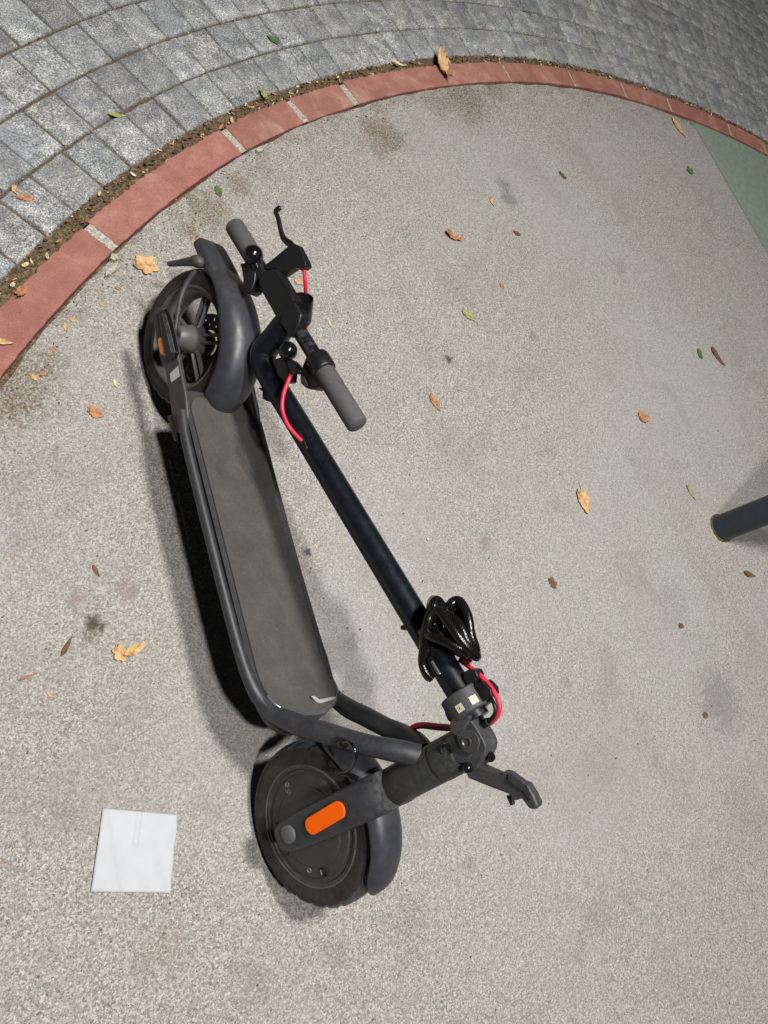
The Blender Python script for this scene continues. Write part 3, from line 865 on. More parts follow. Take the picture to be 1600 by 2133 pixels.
# ------------------------------------------------------------------ the scooter
sc = bpy.data.objects.new('electric_scooter', None); COL.objects.link(sc)
sc.matrix_world = Matrix.Translation(S_LOC) @ S_ROT.to_4x4()
tag(sc, 'folded charcoal electric kick scooter with grey grips, leaning on its kickstand on the concrete', 'scooter')
WR = 0.128
FA = Vector((0.867, 0, 0.129)); RA = Vector((0, 0, 0.129))
YA = Vector((0, 1, 0))

def make_tyre(c, parent, grooves=True):
    bm = BM()
    seg = 240
    prof = []
    # section in (radius, y): sidewall near -> tread -> sidewall far -> inside
    for a in range(-98, 99, 7):
        t = R(a)
        prof.append((0.100 + 0.0285 * max(0.0, math.cos(t)) ** 0.62 if abs(a) < 90 else 0.098, 0.0270 * math.copysign(abs(math.sin(t)) ** 0.72, t)))
    prof = [(0.0925, -0.0205), (0.0935, -0.0245)] + prof[2:-2] + [(0.0935, 0.0245), (0.0925, 0.0205)]
    mis = []
    for (r1, y1), (r2, y2) in zip(prof, prof[1:] + prof[:1]):
        mis.append(1 if (r1 + r2) / 2 > 0.1195 else 0)
    rings = lathe(bm, c, (0, 1, 0), prof, seg, True, mis)
    for j, (r, y) in enumerate(prof):
        if r > 0.1190:
            for k, v in enumerate(rings[j]):
                ph = (k + abs(y) * 420) % 10
                d = Vector((v.co.x - c.x, 0, v.co.z - c.z)).normalized()
                if ph < 2.6 and 0.003 < abs(y): v.co -= d * 0.0020
        if 0.1075 < r < 0.1125:
            for v in rings[j]: v.co.y *= 1.03
        if 0.102 < r < 0.112:
            for k, v in enumerate(rings[j]):
                if (k // 2) % 3 == 0: v.co.y += 0.0005 * (1 if y < 0 else -1)
    return finish('tyre', bm, ['tyre', 'tread'], parent)

# front wheel with its hub motor
fw = bpy.data.objects.new('front_wheel', None); COL.objects.link(fw); fw.parent = sc
make_tyre(FA, fw)
bm = BM()
pr = [(0, -0.030), (0.03, -0.030), (0.034, -0.0285), (0.062, -0.026), (0.064, -0.0245), (0.078, -0.0240), (0.080, -0.022), (0.0855, -0.0215), (0.0875, -0.0240), (0.0915, -0.0248), (0.0940, -0.0225), (0.0940, 0.0225), (0.0915, 0.0248), (0.08, 0.022), (0.04, 0.028), (0, 0.029)]
lathe(bm, FA, YA, pr, 96)
hub = finish('hub_motor', bm, 'hub', fw, ang=25)
bm = BM()
lathe(bm, FA, YA, [(0.0915, -0.0255), (0.0925, -0.0262), (0.0945, -0.0255), (0.0945, -0.022), (0.0915, -0.022)], 120, True)
finish('rim_edge', bm, 'rim', fw)
for an, rr_, s_ in ((200, 0.072, .0042), (-62, 0.071, .0042), (-20, .069, .0042), (-100, .070, .003), (115, .071, .0042)):
    bm = BM()
    p = FA + Vector((math.cos(R(an)) * rr_, -0.0245, math.sin(R(an)) * rr_))
    lathe(bm, p, (0, -1, 0), [(0, 0.0002), (s_ * .6, 0.0002), (s_ * .75, .0012), (s_, .0012), (s_ * 1.1, 0)], 16)
    finish('screw', bm, 'cap' if an in (-20, 200) else 'black', hub)
bm = BM()
p = L(675, 1816, -0.0258)
lathe(bm, p, (0, -1, 0), [(0.0058, 0), (0.0072, .002), (0.0085, 0), (0.0060, 0.0)], 5)
finish('valve_cover', bm, 'black', hub)
bm = BM()
c1 = L(609, 1669, -0.0262); c2 = L(601, 1650, -0.0262)
obox(bm, c1, (1, 0, 0.15), (0, 1, 0), (-.15, 0, 1), 0.009, 0.0006, 0.009)
finish('hub_sticker', bm, 'cap', hub)
bm = BM()
for k in range(3): obox(bm, c2 + Vector((0.003 * (k - 1), 0, 0.001 * k)), (1, 0, .6), (0, 1, 0), (-.6, 0, 1), 0.0018, 0.0006, 0.008)
obox(bm, c2 + Vector((-0.001, 0, -0.004)), (1, 0, .6), (0, 1, 0), (-.6, 0, 1), 0.009, 0.0006, 0.0015)
finish('hub_emblem', bm, 'cap', hub)

# rear wheel: cast rim with paired spokes, brake disc on the far side
rw = bpy.data.objects.new('rear_wheel', None); COL.objects.link(rw); rw.parent = sc
make_tyre(RA, rw)
bm = BM()
bm.free(); bm = BM()
lathe(bm, RA, YA, [(0.0905, -0.0248), (0.0925, -0.0262), (0.0950, -0.0252), (0.0950, -0.022), (0.0905, -0.022)], 120, True)
finish('rim_edge', bm, 'rim', rw)
bm = BM()
pr = [(0.0955, -0.0215), (0.0935, -0.0245), (0.0905, -0.0235), (0.0885, -0.019), (0.0860, -0.017), (0.0805, -0.010), (0.0805, 0.010), (0.0860, 0.017), (0.0905, 0.0235), (0.0935, 0.0245), (0.0955, 0.0215)]
lathe(bm, RA, YA, pr, 96, True)
for k in range(5):
    a0 = R(72 * k + 64)
    for s_ in (-1, 1):
        d0 = Vector((math.cos(a0 + s_ * .22), 0, math.sin(a0 + s_ * .22)))
        d1 = Vector((math.cos(a0 + s_ * .085), 0, math.sin(a0 + s_ * .085)))
        tube(bm, [RA + d0 * 0.020 + Vector((0, -.006, 0)), RA + d0 * 0.03 + Vector((0, -.004, 0)), RA + d1 * 0.084], [0.0050, 0.0034, 0.0036], 8, 3, flat=((0, 1, 0), 1.5))
finish('rim', bm, 'spoke', rw)
bm = BM()
lathe(bm, RA, YA, [(0, -0.047), (0.0165, -0.047), (0.0185, -0.045), (0.0225, -0.030), (0.026, -0.012), (0.027, 0.012), (0.022, 0.03), (0, 0.03)], 40)
finish('hub', bm, 'spoke', rw)
bm = BM()
lathe(bm, RA, YA, [(0.008, -0.0478), (0.0145, -0.0478), (0.0145, -0.0468), (0.008, -0.0468)], 32, True)
lathe(bm, RA, YA, [(0, -0.062), (0.006, -0.062), (0.006, -0.045), (0, -0.045)], 16)
finish('axle', bm, 'hub', rw)
bm = BM()
# disc with two rings of holes
nseg = 48
rings_ = []
for r in (0.026, 0.034, 0.038, 0.044, 0.048, 0.056):
    rings_.append([[bm.verts.new(RA + Vector((r * math.cos(2 * math.pi * k / nseg), yy, r * math.sin(2 * math.pi * k / nseg)))) for k in range(nseg)] for yy in (0.030, 0.0325)])
for j in range(5):
    for k in range(nseg):
        hole = (j == 1 and k % 4 == 0) or (j == 3 and k % 4 == 2)
        if hole: continue
        k2 = (k + 1) % nseg
        for s_ in (0, 1):
            bm.faces.new((rings_[j][s_][k], rings_[j][s_][k2], rings_[j + 1][s_][k2], rings_[j + 1][s_][k]))
finish('brake_disc', bm, 'disc', rw)

# deck
def deck_top(x):
    if x < 0.62: return 0.154
    t = min(1.1, (x - 0.62) / 0.083)
    return 0.154 + 0.034 * t ** 1.6
def deck_hw(x, hw, x0, x1, rf, rb):
    if x < x0 + rb:
        t = (x0 + rb - x) / rb
        return hw - rb * (1 - math.sqrt(max(0, 1 - t * t))) * 0.9
    if x > x1 - rf:
        t = (x - (x1 - rf)) / rf
        return hw * math.sqrt(max(0, 1 - t ** 3.0))
    return hw
def deck_loft(bm, x0, x1, hw, ztop, zbot, rf, rb, nx=70, ny=12, slope=0.0, taper=1.0):
    xs = [x0 + (x1 - x0) * (0.5 - 0.5 * math.cos(math.pi * i / nx)) for i in range(nx + 1)]
    top, bot = [], []
    for i, x in enumerate(xs):
        h = max(0.002, deck_hw(x, hw, x0, x1, rf, rb))
        top.append([bm.verts.new((x, -h + 2 * h * j / ny, ztop(x))) for j in range(ny + 1)])
        bot.append([bm.verts.new((x + slope * max(0, (x - 0.5) / 0.2), (-h + 2 * h * j / ny) * taper, zbot(x))) for j in range(ny + 1)])
    for i in range(nx):
        for j in range(ny):
            bm.faces.new((top[i][j], top[i + 1][j], top[i + 1][j + 1], top[i][j + 1]))
            bm.faces.new((bot[i][j], bot[i][j + 1], bot[i + 1][j + 1], bot[i + 1][j]))
        bm.faces.new((top[i][0], bot[i][0], bot[i + 1][0], top[i + 1][0]))
        bm.faces.new((top[i][ny], top[i + 1][ny], bot[i + 1][ny], bot[i][ny]))
    for j in range(ny):
        bm.faces.new((top[0][j], top[0][j + 1], bot[0][j + 1], bot[0][j]))
        bm.faces.new((top[nx][j], bot[nx][j], bot[nx][j + 1], top[nx][j + 1]))
bm = BM()
deck_loft(bm, 0.125, 0.708, 0.0870, lambda x: deck_top(x) - 0.0025, lambda x: 0.106 + max(0, (x - .60)) * .25, 0.060, 0.03, slope=0.020, taper=0.74)
deck = finish('deck', bm, 'plastic', sc, bevel=0.003, ang=30)
bm = BM()
deck_loft(bm, 0.138, 0.7025, 0.0765, lambda x: deck_top(x) + 0.0010, lambda x: deck_top(x) - 0.0015, 0.060, 0.028)
finish('deck_mat', bm, 'mat', sc, ang=30)
# glossy trim round the front of the mat
bm = BM()
xs_ = [0.7045 - 0.045 * (k / 14) ** 2 for k in range(15)]
half = [(x, deck_hw(x, 0.0785, 0.138, 0.7050, 0.060, 0.028)) for x in xs_]
pts = [(x, -h, deck_top(x) + .0003) for x, h in half[::-1]] + [(0.7052, 0, deck_top(.705) + .0003)] + [(x, h, deck_top(x) + .0003) for x, h in half]
tube(bm, pts, 0.0034, 12, 2)
finish('deck_trim', bm, 'trim', sc)
# bent metal tab at the front of the deck (charge port flap hook)
bm = BM()
zt = deck_top(0.68) + .002
def Tz(px, py, z):
    d = S_INV @ ray(px, py); t = (z - CS.z) / d.z
    return CS + d * t
P = [Tz(a, b, zt + .003) for a, b in ((646, 1451), (652, 1450), (662, 1458), (690, 1452), (698, 1452), (699, 1457), (664, 1466), (657, 1463))]
prism(bm, P, (0, 0, 0.004))
finish('port_flap_tab', bm, 'silver', sc, bevel=0.0012)

# frame: bent side rails running from the rear arms up to the head tube
rail_pts = [Vector(v) for v in ((0.165, -0.088, 0.144), (0.21, -0.0915, 0.141), (0.30, -0.0915, 0.1395), (0.45, -0.0915, 0.140), (0.54, -0.0915, 0.1415), (0.590, -0.0905, 0.143), (0.625, -0.089, 0.146),
            (0.658, -0.082, 0.150), (0.687, -0.072, 0.164), (0.714, -0.063, 0.198), (0.733, -0.056, 0.232), (0.757, -0.0455, 0.274), (0.773, -0.040, 0.306), (0.790, -0.025, 0.338), (0.806, -0.008, 0.360))]
rads = [0.0090, 0.0088, 0.0088, 0.0088, 0.0092, 0.0098, 0.0105, 0.0120, 0.0140, 0.0160, 0.0160, 0.0155, 0.0155, 0.0165, 0.0170]
for s_ in (1, -1):
    bm = BM()
    tube(bm, [Vector((p.x, p.y * s_, p.z)) for p in rail_pts], rads, 20, 8)
    finish('side_rail', bm, 'paint', sc)

# rear arms (plates beside the wheel)
for s_ in (-1, 1):
    bm = BM()
    px = [(329, 652), (336, 642), (349, 643), (358, 660), (367, 682), (377, 729), (386, 777), (396, 826), (400, 868), (396, 905), (378, 902), (366, 860), (360, 816), (354, 777), (345, 751), (334, 712)]
    P = [L(a, b, -0.078) for a, b in px]
    P = [Vector((p.x, -0.080 * -s_ if False else 0.078 * s_, p.z)) for p in P]
    prism(bm, P, (0, 0.010 * s_, 0))
    arm = finish('rear_arm', bm, 'plastic', sc, bevel=0.003)
    if s_ == -1:
        bm = BM()
        prism_px(bm, [(334, 648), (349, 644), (358, 662), (367, 700), (374, 735), (370, 747), (357, 750), (347, 738), (341, 700)], -0.0885, -0.094)
        cov = finish('axle_cover', bm, 'gloss', arm, bevel=0.002)
        bm = BM()
        for q in (0.3, 0.5, 0.7):
            a = L(334 + 15 * q, 655, -0.0945); b = L(352 + 18 * q, 735, -0.0945)
            tube(bm, [a, (a + b) / 2 + Vector((0, 0, .001)), b], 0.0012, 6, 4)
        finish('cover_rib', bm, 'plastic', cov)
        bm = BM()
        prism_px(bm, [(333, 708), (338, 703), (345, 706), (350, 722), (351, 738), (346, 743), (339, 738), (335, 722)], -0.086, -0.0915, 0)
        finish('reflector', bm, 'amber', arm, bevel=0.0015)
        bm = BM()
        prism_px(bm, [(354, 779), (371, 762), (374, 784), (357, 797)], -0.0882, -0.0887)
        finish('sticker', bm, 'white', arm)
# small bracket under the near rail
bm = BM()
prism_px(bm, [(355, 868), (366, 862), (378, 900), (378, 922), (369, 918), (362, 895)], -0.070, -0.078)
finish('bracket', bm, 'plastic', sc, bevel=0.002)

# rear fender, wide shell over the wheel with an upswept tail
def fender(bm, c, a0, a1, r_fn, w_fn, d_fn, na=60, ns=18, tail=None):
    grid = []
    for i in range(na + 1):
        a = R(a0 + (a1 - a0) * i / na); t = i / na
        r, w_, d_ = r_fn(t), w_fn(t), d_fn(t)
        row = []
        for j in range(ns + 1):
            s_ = -1 + 2 * j / ns
            b = s_ * R(88)
            y = w_ * math.copysign(abs(math.sin(b)) ** 0.85, s_); rr2 = r - d_ + d_ * abs(math.cos(b)) ** 0.8
            row.append(bm.verts.new(Vector((c.x + rr2 * math.cos(a), y, c.z + rr2 * math.sin(a)))))
        grid.append(row)
    for i in range(na):
        for j in range(ns): bm.faces.new((grid[i][j], grid[i + 1][j], grid[i + 1][j + 1], grid[i][j + 1]))
    return grid
def lerp_tab(tab):
    ts = [a for a, _ in tab]; vs_ = [v for _, v in tab]
    def f(t):
        t = min(max(t, 0), 1)
        for k in range(len(ts) - 1):
            if t <= ts[k + 1] + 1e-9:
                q = (t - ts[k]) / (ts[k + 1] - ts[k])
                h = ts[k + 1] - ts[k]
                m0 = (vs_[k + 1] - vs_[k - 1]) / (ts[k + 1] - ts[k - 1]) if k else (vs_[1] - vs_[0]) / h
                m1 = (vs_[k + 2] - vs_[k]) / (ts[k + 2] - ts[k]) if k + 2 < len(ts) else (vs_[k + 1] - vs_[k]) / h
                return (2*q**3 - 3*q*q + 1) * vs_[k] + (q**3 - 2*q*q + q) * h * m0 + (-2*q**3 + 3*q*q) * vs_[k + 1] + (q**3 - q*q) * h * m1
    return f
bm = BM()
fg = fender(bm, RA, 8, 131, lerp_tab([(0, .161), (.16, .161), (.29, .157), (.435, .149), (.61, .141), (.745, .1385), (.89, .1400), (1, .144)]),
       lerp_tab([(0, .032), (.05, .038), (.15, .041), (.6, .040), (.85, .037), (1, .033)]), lerp_tab([(0, .030), (.16, .038), (.435, .040), (.61, .033), (.745, .025), (.89, .018), (1, .014)]), na=90, ns=24)
rf = finish('rear_fender', bm, 'fender', sc, solid=0.003, ang=0)
# boxy tail that carries the rear light
def tail_ring(x, hw, zc, hh, n=36):
    P = []
    for k in range(n):
        a = 2 * math.pi * k / n
        ca, sa = math.cos(a), math.sin(a)
        P.append(Vector((x - 0.10 * hh * sa, hw * math.copysign(abs(ca) ** .45, ca), zc + hh * math.copysign(abs(sa) ** .6, sa))))
    return P
def loft(bm, secs):
    rings = [[bm.verts.new(p) for p in r] for r in secs]
    n = len(rings[0])
    for A, B in zip(rings, rings[1:]):
        for k in range(n): bm.faces.new((A[k], A[(k + 1) % n], B[(k + 1) % n], B[k]))
    bm.faces.new(rings[0]); bm.faces.new(rings[-1])
    bmesh.ops.recalc_face_normals(bm, faces=bm.faces)
bm = BM()
loft(bm, [tail_ring(*a) for a in ((-.1425, .0315, .2215, .0120), (-.140, .0325, .2220, .0130), (-.125, .0325, .2250, .0140), (-.105, .0330, .2290, .0145), (-.088, .0345, .2325, .0140), (-.072, .0340, .2370, .0120), (-.055, .0300, .2430, .0080))])
finish('fender_tail', bm, 'fender', rf, ang=60)
bm = BM()
loft(bm, [tail_ring(*a) for a in ((-.1465, .0290, .2208, .0095), (-.1450, .0318, .2210, .0118), (-.1427, .0322, .2214, .0124))])
finish('tail_light', bm, 'redlens', rf, ang=60)
# tongue under the tail and the curved stay down to the axle
bm = BM()
tube(bm, [L(353, 550, -.035), L(372, 548, -.035), L(395, 545, -.035), L(414, 545, -.035)], [0.0052, 0.0062, 0.0085, 0.013], 12, 6, flat=((0, 0.2, 1), .6), roundcap=1)
finish('fender_tongue', bm, 'rim', rf)
bm = BM()
tube(bm, [L(407, 563, -.045), L(388, 592, -.05), L(376, 622, -.056), L(370, 655, -.062), L(364, 690, -.068), L(356, 715, -.07)], [0.0045, 0.0048, 0.0042, 0.0042, .004, .004], 10, 6)
finish('fender_stay', bm, 'plastic', rf)
# rubber block between the fender and the folded handlebar
bm = BM()
prism_px(bm, [(498, 548), (508, 575), (503, 596), (512, 612), (522, 606), (530, 584), (531, 566), (520, 548)], -0.014, 0.014)
finish('hook_block', bm, 'black', rf, bevel=0.003)

# kickstand on the far (left) side, swung down to the ground
bm = BM()
foot = S_INV @ (S_LOC * 0 + Vector((0, 0, 0)))
gp = Vector((0.33, 0.175, 0))           # local point; find z so that it meets the ground
wz = lambda p: (S_ROT @ p + S_LOC).z
p = Vector((0.34, 0.16, 0.0)); 
zz = -(S_ROT @ Vector((p.x, p.y, 0))).z / (S_ROT @ Vector((0, 0, 1))).z
p.z = zz + 0.006
tube(bm, [Vector((0.30, 0.055, 0.098)), Vector((0.315, 0.085, 0.09)), p], [0.009, 0.008, 0.007], 12, 5, roundcap=1)
tube(bm, [p - Vector((0.02, 0, 0)), p + Vector((0.03, 0, 0))], 0.007, 10, 0, roundcap=1)
finish('kickstand', bm, 'black', sc)

# head tube
HA = L(807, 1645, 0); HB = Vector((0.812, 0, 0.425))
hd = (HB - HA).normalized()
bm = BM()
lathe(bm, HA - hd * 0.012, hd, [(0, 0), (0.0270, 0), (0.0285, 0.002), (0.0285, 0.118), (0.0278, 0.1195), (0.0278, 0.1215), (0.0292, 0.123), (0.0292, 0.158), (0.027, 0.162), (0, 0.162)], 64)
ht = finish('head_tube', bm, 'tube', sc)
bm = BM()
p = L(931, 1561, -0.0292 + .004)
lathe(bm, L(929, 1562, -0.027), (0.1, -1, 0), [(0, -0.001), (0.006, -0.001), (0.0075, 0.002), (0.009, 0.002), (0.0095, -0.002)], 20)
finish('bolt_hole', bm, 'gloss', ht)

# front fork: crown and two legs
FD = (HA - FA).normalized()
fork = None
for s_ in (-1, 1):
    bm = BM()
    side = Vector((FD.z, 0, -FD.x))
    rings = []
    prof = [(-.034, .006, -.0605, .004), (-.030, .015, -.061, .008), (-.020, .0215, -.061, .0095), (0.0, .0245, -.061, .010), (.03, .0262, -.059, .0095), (.07, .0275, -.056, .0095), (.105, .0285, -.051, .012), (.128, .0295, -.042, .018), (.145, .0298, -.032, .024), (.160, .0296, -.024, .026), (.170, .029, -.020, .024)]
    seg = 28
    for h, hw, y, ht_ in prof:
        c = FA + FD * h
        ring = []
        for k in range(seg):
            a = 2 * math.pi * k / seg
            ca, sa = math.cos(a), math.sin(a)
            ca = math.copysign(abs(ca) ** .55, ca); sa = math.copysign(abs(sa) ** .7, sa)
            ring.append(bm.verts.new(c + side * hw * ca + Vector((0, -s_ * y * -1 * -1 if False else y * (1 if s_ == -1 else -1), 0)) + Vector((0, ht_ * sa, 0))))
        rings.append(ring)
    for A, B in zip(rings, rings[1:]):
        for k in range(seg): bm.faces.new((A[k], A[(k + 1) % seg], B[(k + 1) % seg], B[k]))
    bm.faces.new(rings[0]); bm.faces.new(rings[-1])
    bmesh.ops.recalc_face_normals(bm, faces=bm.faces)
    leg = finish('fork_leg', bm, 'paint', sc, ang=50)
    if s_ == -1:
        bm = BM()
        a, b = L(652, 1719, -.0695), L(706, 1687, -.0665)
        dd = (b - a).normalized(); pp = Vector((dd.z, 0, -dd.x))
        w_ = 0.0128; hl = (b - a).length / 2
        mid = (a + b) / 2
        out = []
        for k in range(17):
            t = -math.pi / 2 + math.pi * k / 16
            out.append(mid + dd * (hl + w_ * .0 + w_ * math.cos(t) * 0.95) + pp * w_ * math.sin(t))
        for k in range(17):
            t = math.pi / 2 + math.pi * k / 16
            out.append(mid - dd * hl + dd * w_ * math.cos(t) * .95 + pp * w_ * math.sin(t))
        prism(bm, out, (0, -0.0035, 0))
        finish('reflector', bm, 'orange', leg, bevel=0.001)
    bm = BM()
    q = FA + Vector((-0.002, 0.0705 * s_, 0.0))
    lathe(bm, q, (0, s_, 0), [(0.0, 0.0042), (0.0120, 0.0042), (0.0132, 0.0034), (0.0138, 0.0), (0.0138, -.003)], 8 * 4)
    finish('axle_cap', bm, 'cap', leg)
bm = BM()
lathe(bm, HA - FD * .032, hd, [(0, 0), (0.020, 0), (0.0298, 0.006), (0.0300, 0.0195), (0.0290, 0.021), (0.0, 0.021)], 48)
finish('fork_crown', bm, 'paint', sc)

# front fender
bm = BM()
fender(bm, FA, 33, 152, lerp_tab([(0, .140), (.1, .1475), (.6, .1475), (1, .150)]), lerp_tab([(0, .010), (.05, .022), (.12, .030), (.8, .032), (.93, .030), (1, .016)]), lerp_tab([(0, .008), (.15, .022), (.8, .024), (1, .014)]))
finish('front_fender', bm, 'fender', sc, solid=0.0028, ang=0)
# motor cable looping from the frame to the fork
bm = BM()
tube(bm, [L(712, 1548, -.075), L(727, 1545, -.082), L(738, 1560, -.084), L(741, 1578, -.082), L(733, 1597, -.075), L(722, 1607, -.068), L(708, 1610, -.055)], 0.0028, 10, 6)
tube(bm, [L(700, 1607, -.05), L(722, 1613, -.05), L(745, 1622, -.045)], 0.0042, 8, 4)
finish('motor_cable', bm, 'gloss', sc)
bm = BM()
sphere(bm, L(714, 1548, -.072), 0.0085)
finish('cable_grommet', bm, 'black', sc)

# folding hinge on top of the head tube
bm = BM()
hc = L(975, 1548, 0)
lathe(bm, Vector((hc.x, -0.024, hc.z - .004)), YA, [(0, 0), (0.019, 0), (0.022, 0.003), (0.022, 0.045), (0.019, 0.048), (0, 0.048)], 48)
prism_px(bm, [(940, 1503), (972, 1494), (1000, 1530), (1012, 1560), (1000, 1590), (985, 1605), (955, 1570), (940, 1535)], -0.018, 0.018, 3)
hg = finish('folding_hinge', bm, 'plastic', sc, bevel=0.002)
bm = BM()
prism_px(bm, [(953, 1530), (965, 1520), (985, 1522), (1000, 1540), (997, 1562), (985, 1570), (962, 1560)], -0.0265, -0.029, 3)
finish('hinge_plate', bm, 'plastic', hg, bevel=0.001)
bm = BM()
lathe(bm, L(972, 1546, -0.029), (0, -1, 0), [(0, -0.001), (0.0045, -0.001), (0.006, 0.0018), (0.0078, 0.0018), (0.0084, -.001)], 20)
finish('hinge_bolt', bm, 'zinc', hg)
bm = BM()
prism_px(bm, [(945, 1500), (958, 1489), (984, 1490), (976, 1512), (960, 1530), (945, 1520)], -0.020, -0.029, 3)
finish('hinge_link', bm, 'plastic', hg, bevel=0.0015)
bm = BM()
lathe(bm, L(1017, 1574, 0), Vector((0.35, -0.5, 0.8)), [(0, 0.010), (0.0055, 0.010), (0.0072, 0.007), (0.0072, -0.004), (0.005, -0.008), (0, -.008)], 12)
tube(bm, [L(1017, 1574, 0), L(1000, 1572, 0)], 0.004, 10, 0)
finish('hinge_knob', bm, 'gloss', hg)
bm = BM()
sphere(bm, L(974, 1600, -0.022), 0.0075)
tube(bm, [L(974, 1600, -0.022), L(974, 1600, 0.020)], 0.006, 12, 0)
finish('pivot_pin', bm, 'gloss', hg)
bm = BM()
prism_px(bm, [(969, 1608), (988, 1592), (1004, 1598), (1040, 1614), (1048, 1608), (1060, 1612), (1086, 1632), (1098, 1636), (1112, 1660), (1121, 1680), (1116, 1687), (1102, 1686), (1086, 1664), (1075, 1668), (1064, 1670), (1062, 1656), (1020, 1640), (975, 1622)], -0.009, 0.009)
lv = finish('folding_lever', bm, 'plastic', hg, bevel=0.003)
bm = BM()
prism_px(bm, [(1060, 1612), (1066, 1610), (1098, 1634), (1113, 1662), (1106, 1668), (1090, 1648), (1074, 1638), (1058, 1624)], -0.010, -0.0115)
finish('lever_insert', bm, 'paint', lv, bevel=0.001)
bm = BM()
tube(bm, [L(1062, 1656, 0), L(1068, 1676, 0)], [0.005, 0.0035], 10, 0)
finish('lever_catch', bm, 'black', lv)

# stem
SA = L(993, 1498, 0); SB = L(540, 748, 0); SN = Vector((0.0725, 0, 0.367))
sd = (SB - SA).normalized()
bm = BM()
tube(bm, [SA, SA + (SB - SA) * .25, SA + (SB - SA) * .5, SA + (SB - SA) * .75, SA + (SB - SA) * .955, SB + (SN - SB) * .13, SB + (SN - SB) * .5, SN], [0.0202, .0202, .0202, .0200, .0204, .0225, .0215, .0200], 32, 10)
st = finish('stem', bm, 'stem', sc)
bm = BM()
rp = L(628, 918, -0.0195)
tube(bm, [L(622, 905, -.0185), L(636, 934, -.0185)], 0.0062, 14, 0, roundcap=.8, flat=((0, 1, 0), .5))
finish('cable_port', bm, 'black', st)
bm = BM()
prism_px(bm, [(536, 808), (545, 806), (552, 813), (566, 822), (570, 834), (556, 836), (546, 830), (546, 815)], -0.008, 0.008)
finish('stem_hook', bm, 'black', st, bevel=0.0015)
bm = BM()
prism_px(bm, [(833, 1304), (842, 1300), (862, 1306), (884, 1306), (902, 1344), (886, 1348), (872, 1322), (850, 1314), (834, 1312)], -0.006, 0.006)
finish('bag_hook', bm, 'black', st, bevel=0.002)

# clamp ring with warning stickers above the hinge
bm = BM()
rc = L(971, 1462, 0)
lathe(bm, rc - sd * 0.018, sd, [(0.0203, 0), (0.0300, 0), (0.0322, 0.002), (0.0322, 0.032), (0.0300, 0.034), (0.0203, 0.034)], 56, True)
prism_px(bm, [(925, 1475), (935, 1462), (958, 1470), (965, 1497), (950, 1510), (932, 1500)], -0.014, 0.014, 2)
cl = finish('stem_clamp', bm, 'plastic', sc, bevel=0.0012)
bm = BM()
prism_px(bm, [(966, 1400), (976, 1395), (990, 1397), (995, 1408), (990, 1424), (975, 1428), (964, 1415)], -0.010, 0.010)
prism_px(bm, [(988, 1424), (1006, 1420), (1022, 1436), (1024, 1450), (1006, 1462), (994, 1458), (985, 1440)], -0.012, 0.012)
finish('clamp_buckle', bm, 'black', cl, bevel=0.0015)
cs2 = rc - sd * 0.0
def on_ring(px, py, rad):
    "where the line of sight meets the clamp ring's cylinder"
    o_ = CS; d_ = (S_INV @ ray(px, py)).normalized()
    w0 = o_ - rc
    dp = d_ - sd * d_.dot(sd); wp = w0 - sd * w0.dot(sd)
    A = dp.dot(dp); B = 2 * dp.dot(wp); C = wp.dot(wp) - rad * rad
    t = (-B - math.sqrt(max(0, B * B - 4 * A * C))) / (2 * A)
    p = o_ + d_ * t
    nrm = (p - rc); nrm -= sd * nrm.dot(sd); nrm.normalize()
    return p, nrm
for k, (cx, cy, s_) in enumerate(((987, 1457, .0112), (958, 1475, .0108))):
    p, nrm = on_ring(cx, cy, 0.0323)
    tv = sd.cross(nrm)
    bm = BM(); obox(bm, p, tv, sd, nrm, s_, s_, 0.0007)
    stk = finish('warning_sticker', bm, 'white', cl)
    bm = BM(); obox(bm, p + nrm * .0005, tv, sd, nrm, s_ * .52, s_ * .46, 0.0006)
    finish('sticker_mark', bm, 'yellow', stk)
    if k:
        bm = BM(); obox(bm, p + nrm * .0009, tv, sd, nrm, s_ * .12, s_ * .26, 0.0004)
        finish('sticker_symbol', bm, 'black', stk)

# handlebar, turned a quarter round on the neck so that it lies along the scooter
EL = Vector((-0.150, 0, 0.288)); ER = Vector((0.311, 0, 0.420))
e1 = (ER - EL).normalized(); e2 = Vector((-e1.z, 0, e1.x)); 
def on_bar(px, py):
    p = L(px, py, 0); return EL + e1 * (p - EL).dot(e1)
bm = BM()
tube(bm, [on_bar(520, 545), on_bar(700, 800)], 0.0125, 24, 0)
hb = finish('handlebar', bm, 'stem', sc)
bm = BM()
tube(bm, [EL + e1 * .012, on_bar(522, 548)], 0.0172, 28, 0, roundcap=.55)
finish('grip', bm, 'grip', sc)
bm = BM()
tube(bm, [on_bar(672, 772), ER - e1 * .007], 0.0172, 28, 0, roundcap=.35)
finish('grip', bm, 'grip', sc)
# display housing
bm = BM()
prism_px(bm, [(537, 586), (548, 563), (574, 559), (606, 613), (627, 655), (621, 677), (605, 704), (576, 664), (543, 606)], -0.020, 0.004)
finish('display_housing', bm, 'black', sc, bevel=0.004)
# headlight
bm = BM()
h1 = L(630, 621, -0.004)
cdir = (CS - h1).normalized(); up_ = Vector((-1, 0, 0.45)); up_ = (up_ - cdir * up_.dot(cdir)).normalized()
ax = (cdir * 0.52 + up_ * 0.85).normalized()
hl = 0.045; h0 = h1 - ax * hl
lathe(bm, h0, ax, [(0, 0), (0.0165, 0), (0.0176, 0.004), (0.0186, hl - .003), (0.0182, hl), (0.0160, hl), (0.0150, hl - .004), (0.008, hl - .009), (0, hl - .010)], 40)
hl_ = finish('headlight', bm, 'gloss', sc)
